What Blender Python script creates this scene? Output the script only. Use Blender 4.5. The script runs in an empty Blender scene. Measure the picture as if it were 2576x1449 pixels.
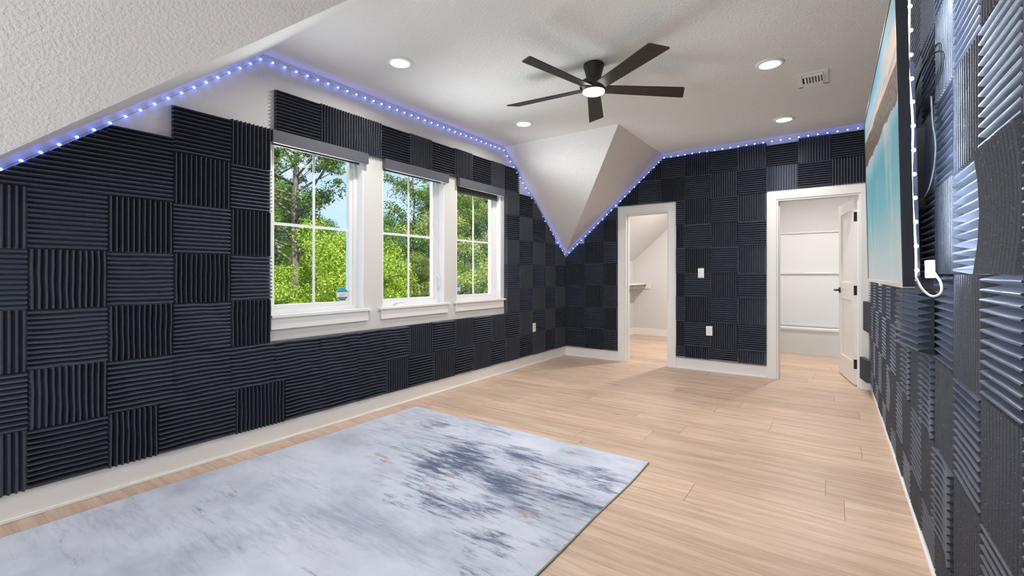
import bpy, bmesh, math, random
import numpy as np
from mathutils import Vector, Matrix
random.seed(7)
rng = np.random.default_rng(11)
SC = bpy.context.scene
COL = SC.collection
R = math.radians

# ------------------------------------------------------------------ camera
cam_d = bpy.data.cameras.new('camera')
cam_d.sensor_width = 36.0
cam_d.lens = 16.0
cam_d.shift_y = -34.5 / 2576
cam_d.clip_start = 0.02
cam = bpy.data.objects.new('camera', cam_d)
COL.objects.link(cam)
cam.location = (0, 0, 1.195)
cam.rotation_euler = (R(90), 0, R(35.2))
SC.camera = cam

# ------------------------------------------------------------------ exposure
SC.view_settings.view_transform = 'Standard'
SC.view_settings.look = 'None'
SC.view_settings.gamma = 1.0
SC.view_settings.use_curve_mapping = False
SC.view_settings.exposure = 0.12

# ------------------------------------------------------------------ sky + sun
W = bpy.data.worlds.new('sky'); SC.world = W
W.use_nodes = True
nt = W.node_tree; N = nt.nodes; LK = nt.links
N.clear()
wo = N.new('ShaderNodeOutputWorld'); bg = N.new('ShaderNodeBackground')
tc = N.new('ShaderNodeTexCoord'); sx = N.new('ShaderNodeSeparateXYZ')
LK.new(tc.outputs['Generated'], sx.inputs[0])
rp = N.new('ShaderNodeValToRGB')
rp.color_ramp.elements[0].position = 0.0; rp.color_ramp.elements[0].color = (0.60, 0.76, 0.96, 1)
rp.color_ramp.elements[1].position = 0.55; rp.color_ramp.elements[1].color = (0.20, 0.42, 0.85, 1)
LK.new(sx.outputs['Z'], rp.inputs[0])
mp = N.new('ShaderNodeMapping'); mp.inputs['Scale'].default_value = (2.2, 2.2, 9.0)
LK.new(tc.outputs['Generated'], mp.inputs[0])
cn = N.new('ShaderNodeTexNoise'); cn.inputs['Scale'].default_value = 1.6; cn.inputs['Detail'].default_value = 7
LK.new(mp.outputs[0], cn.inputs['Vector'])
cr = N.new('ShaderNodeValToRGB'); cr.color_ramp.elements[0].position = 0.48; cr.color_ramp.elements[1].position = 0.75
cr.color_ramp.elements[0].color = (0, 0, 0, 1); cr.color_ramp.elements[1].color = (0.75, 0.75, 0.75, 1)
LK.new(cn.outputs[0], cr.inputs[0])
mx = N.new('ShaderNodeMix'); mx.data_type = 'RGBA'
LK.new(cr.outputs[0], mx.inputs[0]); LK.new(rp.outputs[0], mx.inputs[6]); mx.inputs[7].default_value = (0.86, 0.91, 0.98, 1)
LK.new(mx.outputs[2], bg.inputs[0]); bg.inputs[1].default_value = 1.25
LK.new(bg.outputs[0], wo.inputs[0])

sun_d = bpy.data.lights.new('sun', 'SUN'); sun_d.energy = 7.5; sun_d.angle = R(1.0); sun_d.color = (1, 0.95, 0.85)
sun = bpy.data.objects.new('sun', sun_d); COL.objects.link(sun)
sun.rotation_euler = Vector((-0.62, 0.25, -0.80)).to_track_quat('-Z', 'Y').to_euler()

# the rear lamp below is added, unseen fill for ceiling and right wall
def area(name, loc, dirv, sx_, sy_, e, colr=(1, 1, 1), shape='RECTANGLE'):
    d = bpy.data.lights.new(name, 'AREA'); d.shape = shape; d.size = sx_
    if shape == 'RECTANGLE': d.size_y = sy_
    d.energy = e; d.color = colr
    o = bpy.data.objects.new(name, d); COL.objects.link(o); o.location = loc
    o.rotation_euler = Vector(dirv).to_track_quat('-Z', 'Y').to_euler()
    return o
REAR_LIGHT = area('rear_window_daylight', (-2.6, -2.3, 0.75), (0.55, 0.75, 0.55), 1.4, 1.1, 52, (0.93, 0.97, 1.0))
# unseen lamp added below the windows to lift the ceiling, imitating ground bounce
OUTSIDE_FILL = area('window_daylight', (-4.6, 3.0, 0.1), (0.74, 0.0, 0.67), 1.0, 3.4, 180, (0.95, 0.99, 1.0))

# ------------------------------------------------------------------ materials
def mat(name, col, rough=0.6, spec=0.5, metal=0.0, emis=None, estr=0.0, sheen=0.0):
    m = bpy.data.materials.new(name); m.use_nodes = True
    b = m.node_tree.nodes['Principled BSDF']
    b.inputs['Base Color'].default_value = (*col, 1)
    b.inputs['Roughness'].default_value = rough
    b.inputs['Specular IOR Level'].default_value = spec
    b.inputs['Metallic'].default_value = metal
    if sheen: b.inputs['Sheen Weight'].default_value = sheen
    if emis:
        b.inputs['Emission Color'].default_value = (*emis, 1)
        b.inputs['Emission Strength'].default_value = estr
    return m
def nodes(m):
    return m.node_tree.nodes, m.node_tree.links, m.node_tree.nodes['Principled BSDF']
def bump(m, scale, strength, dist=0.002, detail=4, stretch=None):
    N, L, b = nodes(m)
    t = N.new('ShaderNodeTexCoord'); mpn = N.new('ShaderNodeMapping')
    if stretch: mpn.inputs['Scale'].default_value = stretch
    n = N.new('ShaderNodeTexNoise'); n.inputs['Scale'].default_value = scale; n.inputs['Detail'].default_value = detail
    bp = N.new('ShaderNodeBump'); bp.inputs['Strength'].default_value = strength; bp.inputs['Distance'].default_value = dist
    L.new(t.outputs['Object'], mpn.inputs[0]); L.new(mpn.outputs[0], n.inputs['Vector'])
    L.new(n.outputs[0], bp.inputs['Height']); L.new(bp.outputs[0], b.inputs['Normal'])
    return m
def varied(m, c1, c2, scale, detail=4, stretch=None, lo=0.35, hi=0.65):
    N, L, b = nodes(m)
    t = N.new('ShaderNodeTexCoord'); mpn = N.new('ShaderNodeMapping')
    if stretch: mpn.inputs['Scale'].default_value = stretch
    n = N.new('ShaderNodeTexNoise'); n.inputs['Scale'].default_value = scale; n.inputs['Detail'].default_value = detail
    r = N.new('ShaderNodeValToRGB'); r.color_ramp.elements[0].position = lo; r.color_ramp.elements[1].position = hi
    r.color_ramp.elements[0].color = (*c1, 1); r.color_ramp.elements[1].color = (*c2, 1)
    L.new(t.outputs['Object'], mpn.inputs[0]); L.new(mpn.outputs[0], n.inputs['Vector'])
    L.new(n.outputs[0], r.inputs[0]); L.new(r.outputs[0], b.inputs['Base Color'])
    return m

M = {}
M['plaster'] = bump(mat('wall_paint', (0.68, 0.67, 0.66), 0.75, 0.3), 75, 0.4, 0.004, 3)
M['ceilpaint'] = bump(mat('ceiling_paint', (0.84, 0.835, 0.825), 0.8, 0.3), 70, 0.7, 0.008, 4)
M['trim'] = bump(mat('trim_paint', (0.85, 0.84, 0.82), 0.38, 0.5), 14, 0.05, 0.002)
M['vinyl'] = bump(mat('window_vinyl', (0.86, 0.86, 0.86), 0.35, 0.5), 14, 0.04, 0.002)
M['shade'] = bump(mat('shade_fabric', (0.085, 0.092, 0.11), 0.6, 0.4), 260, 0.15, 0.0006)
M['shadehem'] = bump(mat('shade_hem', (0.10, 0.10, 0.105), 0.4, 0.5), 100, 0.1, 0.0005)
M['hemlight'] = bump(mat('shade_seal', (0.55, 0.58, 0.55), 0.5, 0.4), 60, 0.05, 0.0005)
M['blackmetal'] = bump(mat('black_metal', (0.022, 0.020, 0.020), 0.42, 0.5), 90, 0.06, 0.0005)
M['bronze'] = bump(mat('oil_rubbed_bronze', (0.05, 0.035, 0.028), 0.35, 0.5, 0.6), 90, 0.06, 0.0005)
M['blade'] = varied(mat('fan_blade', (0.03, 0.025, 0.02), 0.5, 0.4), (0.020, 0.016, 0.013), (0.036, 0.028, 0.022), 9, 5, (1, 10, 1))
M['lens'] = mat('lamp_lens', (0.9, 0.9, 0.9), 0.5, 0.3, 0, (1, 0.97, 0.93), 30)
M['tub'] = bump(mat('tub_acrylic', (0.80, 0.80, 0.79), 0.22, 0.5), 8, 0.03, 0.002)
M['tubfront'] = bump(mat('tub_apron', (0.70, 0.72, 0.71), 0.3, 0.5), 8, 0.03, 0.002)
M['plastic'] = bump(mat('white_plastic', (0.85, 0.85, 0.84), 0.35, 0.5), 60, 0.03, 0.0004)
M['slot'] = bump(mat('dark_slot', (0.03, 0.03, 0.03), 0.6, 0.3), 60, 0.03, 0.0004)
M['chrome'] = bump(mat('closet_rod_metal', (0.65, 0.65, 0.64), 0.25, 0.5, 0.9), 60, 0.02, 0.0004)
M['bezel'] = bump(mat('television_bezel', (0.028, 0.030, 0.042), 0.35, 0.5), 60, 0.03, 0.0004)
M['tvback'] = bump(mat('television_back', (0.010, 0.011, 0.016), 0.25, 0.5), 200, 0.06, 0.0004)
M['silver'] = bump(mat('bottom_trim_silver', (0.75, 0.70, 0.64), 0.35, 0.5, 0.3), 60, 0.03, 0.0004)
M['cable_b'] = bump(mat('cable_black', (0.02, 0.02, 0.02), 0.4, 0.5), 60, 0.03, 0.0004)
M['cable_g'] = bump(mat('cable_grey', (0.10, 0.105, 0.115), 0.5, 0.5), 60, 0.03, 0.0004)
M['wire'] = bump(mat('string_wire', (0.42, 0.36, 0.30), 0.4, 0.5), 60, 0.03, 0.0004)
M['ledblue'] = mat('led_blue', (0.2, 0.3, 0.9), 0.3, 0.5, 0, (0.09, 0.19, 1.0), 11)
M['ledwhite'] = mat('led_white', (0.9, 0.9, 0.9), 0.3, 0.5, 0, (0.72, 0.84, 1.0), 1100)
M['ledtape'] = mat('led_tape', (0.9, 0.85, 0.75), 0.3, 0.5, 0, (1.0, 0.90, 0.78), 5)
M['piping'] = bump(mat('rug_binding', (0.30, 0.27, 0.25), 0.9, 0.2), 200, 0.3, 0.001)
M['ground'] = varied(mat('ground', (0.2, 0.3, 0.08), 0.9, 0.2), (0.10, 0.16, 0.04), (0.30, 0.40, 0.12), 0.7, 6)
M['bark'] = bump(varied(mat('bark', (0.2, 0.15, 0.12), 0.9, 0.2), (0.10, 0.075, 0.06), (0.26, 0.21, 0.18), 4, 6, (3, 3, 0.6)), 12, 0.6, 0.03)

# acoustic foam: charcoal, with fine flecks
m = mat('acoustic_foam', (0.04, 0.043, 0.052), 0.46, 0.6, 0, sheen=0.5)
N_, L_, b_ = nodes(m)
b_.inputs['Sheen Roughness'].default_value = 0.32
b_.inputs['Sheen Tint'].default_value = (0.62, 0.72, 1, 1)
t_ = N_.new('ShaderNodeTexCoord')
n1 = N_.new('ShaderNodeTexNoise'); n1.inputs['Scale'].default_value = 330; n1.inputs['Detail'].default_value = 2
L_.new(t_.outputs['Object'], n1.inputs['Vector'])
r1 = N_.new('ShaderNodeValToRGB'); e = r1.color_ramp.elements
e[0].position = 0.30; e[0].color = (0.018, 0.021, 0.030, 1); e[1].position = 0.66; e[1].color = (0.041, 0.048, 0.067, 1)
k = e.new(0.74); k.color = (0.22, 0.25, 0.30, 1)
L_.new(n1.outputs[0], r1.inputs[0]); L_.new(r1.outputs[0], b_.inputs['Base Color'])
bp = N_.new('ShaderNodeBump'); bp.inputs['Strength'].default_value = 0.25; bp.inputs['Distance'].default_value = 0.001
L_.new(n1.outputs[0], bp.inputs['Height']); L_.new(bp.outputs[0], b_.inputs['Normal'])
M['foam'] = m

# oak plank floor
m = mat('oak_planks', (0.6, 0.45, 0.33), 0.42, 0.35)
N_, L_, b_ = nodes(m)
def mth(op, a, b=None, c=None):
    n = N_.new('ShaderNodeMath'); n.operation = op
    for i, v in enumerate((a, b, c)):
        if v is None: continue
        if isinstance(v, (int, float)): n.inputs[i].default_value = v
        else: L_.new(v, n.inputs[i])
    return n.outputs[0]
t_ = N_.new('ShaderNodeTexCoord'); s_ = N_.new('ShaderNodeSeparateXYZ'); L_.new(t_.outputs['Object'], s_.inputs[0])
PW, PL = 0.2475, 1.52
yy = mth('DIVIDE', mth('SUBTRACT', s_.outputs['Y'], 1.99), PW)
row = mth('FLOOR', yy); fy = mth('SUBTRACT', yy, row)
wn = N_.new('ShaderNodeTexWhiteNoise'); wn.noise_dimensions = '1D'; L_.new(row, wn.inputs['W'])
xx = mth('ADD', mth('DIVIDE', s_.outputs['X'], PL), mth('MULTIPLY', wn.outputs[0], 5.0))
pi_ = mth('FLOOR', xx); fx = mth('SUBTRACT', xx, pi_)
cv = N_.new('ShaderNodeCombineXYZ'); L_.new(row, cv.inputs[0]); L_.new(pi_, cv.inputs[1])
wn2 = N_.new('ShaderNodeTexWhiteNoise'); wn2.noise_dimensions = '3D'; L_.new(cv.outputs[0], wn2.inputs['Vector'])
# grain
gv = N_.new('ShaderNodeCombineXYZ')
L_.new(mth('ADD', mth('MULTIPLY', s_.outputs['X'], 1.3), mth('MULTIPLY', wn2.outputs[0], 30.0)), gv.inputs[0])
L_.new(mth('MULTIPLY', s_.outputs['Y'], 16.0), gv.inputs[1]); L_.new(mth('MULTIPLY', wn2.outputs[0], 17.0), gv.inputs[2])
g1 = N_.new('ShaderNodeTexNoise'); g1.inputs['Scale'].default_value = 1.6; g1.inputs['Detail'].default_value = 9; g1.inputs['Roughness'].default_value = 0.62; g1.inputs['Distortion'].default_value = 0.5
L_.new(gv.outputs[0], g1.inputs['Vector'])
gr = N_.new('ShaderNodeValToRGB'); e = gr.color_ramp.elements
e[0].position = 0.28; e[0].color = (0.42, 0.285, 0.20, 1); e[1].position = 0.52; e[1].color = (0.60, 0.44, 0.33, 1)
k = e.new(0.72); k.color = (0.70, 0.54, 0.42, 1)
L_.new(g1.outputs[0], gr.inputs[0])
# knots
kn = N_.new('ShaderNodeTexVoronoi'); kn.inputs['Scale'].default_value = 1.0
kv = N_.new('ShaderNodeCombineXYZ'); L_.new(mth('MULTIPLY', s_.outputs['X'], 1.3), kv.inputs[0]); L_.new(mth('MULTIPLY', s_.outputs['Y'], 3.4), kv.inputs[1])
L_.new(kv.outputs[0], kn.inputs['Vector'])
km = mth('MULTIPLY', mth('SUBTRACT', 1.0, mth('SMOOTH_MIN', mth('MULTIPLY', kn.outputs['Distance'], 14.0), 1.0, 0.2)), 0.7)
kmc = N_.new('ShaderNodeClamp'); L_.new(km, kmc.inputs[0])
kx = N_.new('ShaderNodeMix'); kx.data_type = 'RGBA'; L_.new(kmc.outputs[0], kx.inputs[0]); L_.new(gr.outputs[0], kx.inputs[6]); kx.inputs[7].default_value = (0.2, 0.12, 0.08, 1)
hs = N_.new('ShaderNodeHueSaturation'); L_.new(kx.outputs[2], hs.inputs['Color'])
L_.new(mth('ADD', 0.90, mth('MULTIPLY', wn2.outputs[0], 0.2)), hs.inputs['Value'])
# seams
sy = mth('LESS_THAN', mth('MINIMUM', fy, mth('SUBTRACT', 1.0, fy)), 0.006)
sx2 = mth('LESS_THAN', mth('MINIMUM', fx, mth('SUBTRACT', 1.0, fx)), 0.0011)
seam = mth('MAXIMUM', mth('MULTIPLY', sy, 0.35), mth('MULTIPLY', sx2, 0.8))
sm = N_.new('ShaderNodeMix'); sm.data_type = 'RGBA'; L_.new(seam, sm.inputs[0]); L_.new(hs.outputs[0], sm.inputs[6]); sm.inputs[7].default_value = (0.2, 0.13, 0.09, 1)
L_.new(sm.outputs[2], b_.inputs['Base Color'])
bp = N_.new('ShaderNodeBump'); bp.inputs['Strength'].default_value = 0.12; bp.inputs['Distance'].default_value = 0.002
L_.new(g1.outputs[0], bp.inputs['Height']); L_.new(bp.outputs[0], b_.inputs['Normal'])
M['floor'] = m

# distressed abstract rug (object coordinates in metres)
m = mat('rug_pile', (0.6, 0.63, 0.7), 0.85, 0.15, sheen=0.3)
N_, L_, b_ = nodes(m)
t_ = N_.new('ShaderNodeTexCoord')
def noise(sc, det, stretch, rough=0.6, off=(0, 0, 0), dist=0.0):
    mp_ = N_.new('ShaderNodeMapping'); mp_.inputs['Scale'].default_value = stretch; mp_.inputs['Location'].default_value = off
    L_.new(t_.outputs['Object'], mp_.inputs[0])
    n = N_.new('ShaderNodeTexNoise'); n.inputs['Scale'].default_value = sc; n.inputs['Detail'].default_value = det
    n.inputs['Roughness'].default_value = rough; n.inputs['Distortion'].default_value = dist
    L_.new(mp_.outputs[0], n.inputs['Vector']); return n.outputs[0]
def ramp(v, stops):
    r = N_.new('ShaderNodeValToRGB'); e = r.color_ramp.elements
    e[0].position, e[0].color = stops[0][0], (*stops[0][1], 1); e[1].position, e[1].color = stops[-1][0], (*stops[-1][1], 1)
    for p, c in stops[1:-1]:
        k = e.new(p); k.color = (*c, 1)
    L_.new(v, r.inputs[0]); return r.outputs[0]
def mixc(f, a, b):
    n = N_.new('ShaderNodeMix'); n.data_type = 'RGBA'
    L_.new(f, n.inputs[0])
    for i, v in ((6, a), (7, b)):
        if isinstance(v, tuple): n.inputs[i].default_value = (*v, 1)
        else: L_.new(v, n.inputs[i])
    return n.outputs[2]
s_ = N_.new('ShaderNodeSeparateXYZ'); L_.new(t_.outputs['Object'], s_.inputs[0])
base = ramp(noise(1.3, 8, (1, 1.6, 1), 0.6), [(0.32, (0.36, 0.395, 0.48)), (0.5, (0.54, 0.585, 0.69)), (0.68, (0.66, 0.70, 0.79))])
warm = ramp(noise(1.0, 6, (1, 2, 1), 0.55, (4, 2, 0)), [(0.5, (0, 0, 0)), (0.75, (0.6, 0.6, 0.6))])
c = mixc(warm, base, (0.50, 0.49, 0.57))
# navy stains gathered in a band at the far part of the rug
big = noise(1.9, 3, (0.8, 1.5, 1), 0.5, (2.3, 7.1, 0))
fine = noise(6.0, 11, (0.75, 5.0, 1), 0.80, (1, 3, 0), 0.4)
gx = mth('MULTIPLY', mth('SUBTRACT', s_.outputs['X'], 0.48), 0.8)
gy = mth('MULTIPLY', mth('SUBTRACT', s_.outputs['Y'], 0.92), 1.8)
band = mth('POWER', 2.718, mth('MULTIPLY', -1.0, mth('ADD', mth('MULTIPLY', gx, gx), mth('MULTIPLY', gy, gy))))
sc_ = mth('ADD', mth('ADD', mth('MULTIPLY', big, 0.85), mth('MULTIPLY', fine, 1.15)), mth('MULTIPLY', band, 0.29))
st = ramp(sc_, [(0.0, (0, 0, 0)), (0.01, (0, 0, 0)), (1.0, (1, 1, 1))])
dk = N_.new('ShaderNodeMapRange'); L_.new(sc_, dk.inputs[0]); dk.inputs[1].default_value = 1.17; dk.inputs[2].default_value = 1.35
c = mixc(dk.outputs[0], c, (0.065, 0.095, 0.175))
md = N_.new('ShaderNodeMapRange'); L_.new(mth('ADD', mth('MULTIPLY', noise(1.4, 3, (1, 1.5, 1), 0.5, (9, 1, 0)), 0.9), mth('MULTIPLY', fine, 1.1)), md.inputs[0])
md.inputs[1].default_value = 1.03; md.inputs[2].default_value = 1.36; md.inputs[4].default_value = 0.6
c = mixc(md.outputs[0], c, (0.16, 0.20, 0.28))
br = N_.new('ShaderNodeMapRange'); L_.new(mth('ADD', mth('ADD', mth('MULTIPLY', noise(2.2, 2, (1, 1.3, 1), 0.5, (5, 8, 0)), 1.0), mth('MULTIPLY', noise(8, 9, (0.9, 3.0, 1), 0.75, (8, 2, 0)), 1.0)), mth('MULTIPLY', band, 0.16)), br.inputs[0])
br.inputs[1].default_value = 1.25; br.inputs[2].default_value = 1.40; br.inputs[4].default_value = 0.7
c = mixc(br.outputs[0], c, (0.26, 0.11, 0.08))
L_.new(c, b_.inputs['Base Color'])
bp = N_.new('ShaderNodeBump'); bp.inputs['Strength'].default_value = 0.2; bp.inputs['Distance'].default_value = 0.002
L_.new(noise(120, 3, (1, 1, 1)), bp.inputs['Height']); L_.new(bp.outputs[0], b_.inputs['Normal'])
M['rug'] = m

# television picture: lake at sunset; object coordinates (y along the width, z up)
m = bpy.data.materials.new('television_picture'); m.use_nodes = True
N_ = m.node_tree.nodes; L_ = m.node_tree.links; b_ = N_['Principled BSDF']
b_.inputs['Base Color'].default_value = (0.01, 0.01, 0.012, 1); b_.inputs['Roughness'].default_value = 0.6; b_.inputs['Specular IOR Level'].default_value = 0.15
t_ = N_.new('ShaderNodeTexCoord'); s_ = N_.new('ShaderNodeSeparateXYZ'); L_.new(t_.outputs['Object'], s_.inputs[0])
zz = s_.outputs['Z']; yv = s_.outputs['Y']   # z 0..0.955, y 0..1.674 (y = 0 is the near end)
sky = ramp(zz, [(0.70, (0.42, 0.38, 0.48)), (0.77, (0.70, 0.48, 0.36)), (0.85, (0.22, 0.50, 0.62)), (0.955, (0.0, 0.27, 0.46))])
cl = N_.new('ShaderNodeMapRange'); L_.new(noise(1.6, 8, (1, 0.9, 9), 0.6, (3, 1, 2)), cl.inputs[0]); cl.inputs[1].default_value = 0.47; cl.inputs[2].default_value = 0.68
sky = mixc(cl.outputs[0], sky, (0.74, 0.42, 0.22))
cl2 = N_.new('ShaderNodeMapRange'); L_.new(noise(2.2, 8, (1, 0.7, 14), 0.6, (9, 4, 2)), cl2.inputs[0]); cl2.inputs[1].default_value = 0.52; cl2.inputs[2].default_value = 0.68
sky = mixc(cl2.outputs[0], sky, (0.10, 0.22, 0.34))
water = ramp(zz, [(0.0, (0.50, 0.54, 0.54)), (0.12, (0.42, 0.52, 0.52)), (0.32, (0.16, 0.40, 0.45)), (0.52, (0.09, 0.33, 0.40)), (0.66, (0.36, 0.46, 0.50))])
wr = N_.new('ShaderNodeMapRange'); L_.new(noise(2.4, 5, (1, 3.0, 1.0), 0.5, (1, 4, 3)), wr.inputs[0]); wr.inputs[1].default_value = 0.52; wr.inputs[2].default_value = 0.72
wr.inputs[4].default_value = 0.55
water = mixc(wr.outputs[0], water, (0.74, 0.56, 0.46))
hill_lo = mth('ADD', mth('ADD', 0.585, mth('MULTIPLY', yv, 0.055)), mth('MULTIPLY', mth('SUBTRACT', noise(7, 8, (1, 1, 0.3), 0.7), 0.5), 0.10))
hill_hi = mth('ADD', mth('ADD', 0.705, mth('MULTIPLY', yv, 0.07)), mth('MULTIPLY', mth('SUBTRACT', noise(2.2, 5, (1, 1, 0), 0.55, (5, 0, 0)), 0.5), 0.06))
pic = mixc(mth('GREATER_THAN', zz, hill_lo), water, sky)
hillc = ramp(noise(22, 8, (1, 1, 2), 0.75), [(0.38, (0.03, 0.022, 0.02)), (0.54, (0.12, 0.07, 0.04)), (0.70, (0.38, 0.24, 0.11))])
inh = mth('MULTIPLY', mth('GREATER_THAN', zz, hill_lo), mth('LESS_THAN', zz, hill_hi))
pic = mixc(inh, pic, hillc)
L_.new(pic, b_.inputs['Emission Color']); b_.inputs['Emission Strength'].default_value = 0.85
M['screen'] = m

# clear glass
m = bpy.data.materials.new('clear_glass'); m.use_nodes = True
N_ = m.node_tree.nodes; L_ = m.node_tree.links; N_.clear()
o_ = N_.new('ShaderNodeOutputMaterial'); tr = N_.new('ShaderNodeBsdfTransparent'); gl = N_.new('ShaderNodeBsdfGlossy'); mxs = N_.new('ShaderNodeMixShader')
tr.inputs[0].default_value = (0.96, 0.98, 0.98, 1); gl.inputs['Roughness'].default_value = 0.02
fr = N_.new('ShaderNodeFresnel'); fr.inputs[0].default_value = 1.2
gg = N_.new('ShaderNodeNewGeometry'); iv = N_.new('ShaderNodeMath'); iv.operation = 'SUBTRACT'; iv.inputs[0].default_value = 1.0; L_.new(gg.outputs['Backfacing'], iv.inputs[1])
ml = N_.new('ShaderNodeMath'); ml.operation = 'MULTIPLY'; L_.new(fr.outputs[0], ml.inputs[0]); L_.new(iv.outputs[0], ml.inputs[1]); L_.new(ml.outputs[0], mxs.inputs[0]); L_.new(tr.outputs[0], mxs.inputs[1]); L_.new(gl.outputs[0], mxs.inputs[2]); L_.new(mxs.outputs[0], o_.inputs[0])
M['glass'] = m

def leafmat(name, c1, c2, c3):
    m = bpy.data.materials.new(name); m.use_nodes = True
    N_ = m.node_tree.nodes; L_ = m.node_tree.links; N_.clear()
    o_ = N_.new('ShaderNodeOutputMaterial'); g = N_.new('ShaderNodeNewGeometry'); r = N_.new('ShaderNodeValToRGB')
    e = r.color_ramp.elements; e[0].color = (*c1, 1); e[1].color = (*c3, 1); k = e.new(0.5); k.color = (*c2, 1)
    L_.new(g.outputs['Random Per Island'], r.inputs[0])
    d = N_.new('ShaderNodeBsdfDiffuse'); t = N_.new('ShaderNodeBsdfTranslucent'); a = N_.new('ShaderNodeAddShader'); mm = N_.new('ShaderNodeMixShader'); mm.inputs[0].default_value = 0.4
    L_.new(r.outputs[0], d.inputs[0]); L_.new(r.outputs[0], t.inputs[0]); L_.new(d.outputs[0], mm.inputs[1]); L_.new(t.outputs[0], mm.inputs[2]); L_.new(mm.outputs[0], o_.inputs[0])
    return m
M['leafA'] = leafmat('leaf_olive_green', (0.07, 0.12, 0.03), (0.17, 0.27, 0.07), (0.38, 0.45, 0.14))
M['leafB'] = leafmat('leaf_bright_green', (0.15, 0.26, 0.03), (0.38, 0.50, 0.06), (0.68, 0.74, 0.16))
M['leafC'] = leafmat('leaf_mid_green', (0.07, 0.17, 0.05), (0.17, 0.33, 0.09), (0.36, 0.52, 0.16))
M['leafD'] = leafmat('leaf_golden_green', (0.18, 0.26, 0.06), (0.42, 0.50, 0.14), (0.64, 0.58, 0.26))
M['leafE'] = leafmat('pine_needle_green', (0.05, 0.12, 0.06), (0.10, 0.21, 0.10), (0.20, 0.32, 0.15))

# ------------------------------------------------------------------ helpers
def link(name, bm, m, parent=None, smooth=False, bevel=0.0, loc=None, recalc=True):
    if recalc: bmesh.ops.recalc_face_normals(bm, faces=bm.faces[:])
    if loc is not None:
        bmesh.ops.translate(bm, verts=bm.verts[:], vec=-Vector(loc))
    me = bpy.data.meshes.new(name); bm.to_mesh(me); bm.free()
    if smooth:
        for p in me.polygons: p.use_smooth = True
    me.materials.append(m)
    o = bpy.data.objects.new(name, me); COL.objects.link(o)
    if loc is not None: o.location = loc
    if bevel:
        b = o.modifiers.new('b', 'BEVEL'); b.width = bevel; b.segments = 2; b.limit_method = 'ANGLE'
    if parent is not None:
        o.parent = parent
        o.matrix_parent_inverse = Matrix.Translation(-Vector(parent.location)) if parent.get('_abs') is None else Matrix()
        if loc is None and parent is not None:
            pass
    return o
def tag(o, label=None, cat=None, group=None, kind=None):
    if label: o['label'] = label
    if cat: o['category'] = cat
    if group: o['group'] = group
    if kind: o['kind'] = kind
    return o
def empty(name, loc, label=None, cat=None, group=None, kind=None):
    o = bpy.data.objects.new(name, None); COL.objects.link(o); o.location = loc; o.empty_display_size = 0.05
    return tag(o, label, cat, group, kind)
def box(bm, x0, x1, y0, y1, z0, z1):
    vs = [bm.verts.new((x, y, z)) for x in (x0, x1) for y in (y0, y1) for z in (z0, z1)]
    for f in ((0, 1, 3, 2), (4, 6, 7, 5), (0, 4, 5, 1), (2, 3, 7, 6), (0, 2, 6, 4), (1, 5, 7, 3)):
        bm.faces.new([vs[i] for i in f])
    return vs
def bx(*a):
    bm = bmesh.new(); box(bm, *a); return bm
def tube(bm, pts, r, n=8, caps=True):
    pts = [Vector(p) for p in pts]; rings = []
    rs = r if isinstance(r, (list, tuple)) else [r] * len(pts)
    for i, p in enumerate(pts):
        d = (pts[min(i + 1, len(pts) - 1)] - pts[max(i - 1, 0)]).normalized()
        up = Vector((0, 0, 1)) if abs(d.z) < 0.9 else Vector((1, 0, 0))
        a = d.cross(up).normalized(); b = a.cross(d)
        rings.append([bm.verts.new(p + (a * math.cos(k * 2 * math.pi / n) + b * math.sin(k * 2 * math.pi / n)) * rs[i]) for k in range(n)])
    for i in range(len(rings) - 1):
        for k in range(n):
            bm.faces.new((rings[i][k], rings[i][(k + 1) % n], rings[i + 1][(k + 1) % n], rings[i + 1][k]))
    if caps:
        bm.faces.new(rings[0]); bm.faces.new(rings[-1])
def lathe(bm, prof, c=(0, 0, 0), n=40):
    rings = [[bm.verts.new((c[0] + r * math.cos(k * 2 * math.pi / n), c[1] + r * math.sin(k * 2 * math.pi / n), c[2] + z)) for k in range(n)] for r, z in prof]
    for i in range(len(rings) - 1):
        for k in range(n):
            bm.faces.new((rings[i][k], rings[i][(k + 1) % n], rings[i + 1][(k + 1) % n], rings[i + 1][k]))
    bm.faces.new(rings[0]); bm.faces.new(rings[-1])
def poly(bm, pts):
    return bm.faces.new([bm.verts.new(p) for p in pts])
def curve_pts(pts, n=12):      # Catmull-Rom
    P = [Vector(p) for p in pts]; P = [P[0]] + P + [P[-1]]; out = []
    for i in range(1, len(P) - 2):
        for k in range(n):
            t = k / n
            out.append(0.5 * ((2 * P[i]) + (-P[i - 1] + P[i + 1]) * t + (2 * P[i - 1] - 5 * P[i] + 4 * P[i + 1] - P[i + 2]) * t * t + (-P[i - 1] + 3 * P[i] - 3 * P[i + 1] + P[i + 2]) * t ** 3))
    out.append(P[-2]); return out

# ------------------------------------------------------------------ the room shell
XL, XR, YB, YR, H = -3.26, 0.345, 5.975, -3.0, 2.74
KZ, XS = 1.458, -1.80            # knee height, x where the main slope meets the flat ceiling
Y0, Y1, Y2, Y3 = 0.02, 1.60, 4.45, YB     # dormer: slope start, flat start, flat end, corner

link('floor', bx(XL - 0.3, XR + 1.2, YR, YB + 3.4, -0.08, 0), M['floor'])['kind'] = 'structure'

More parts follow.
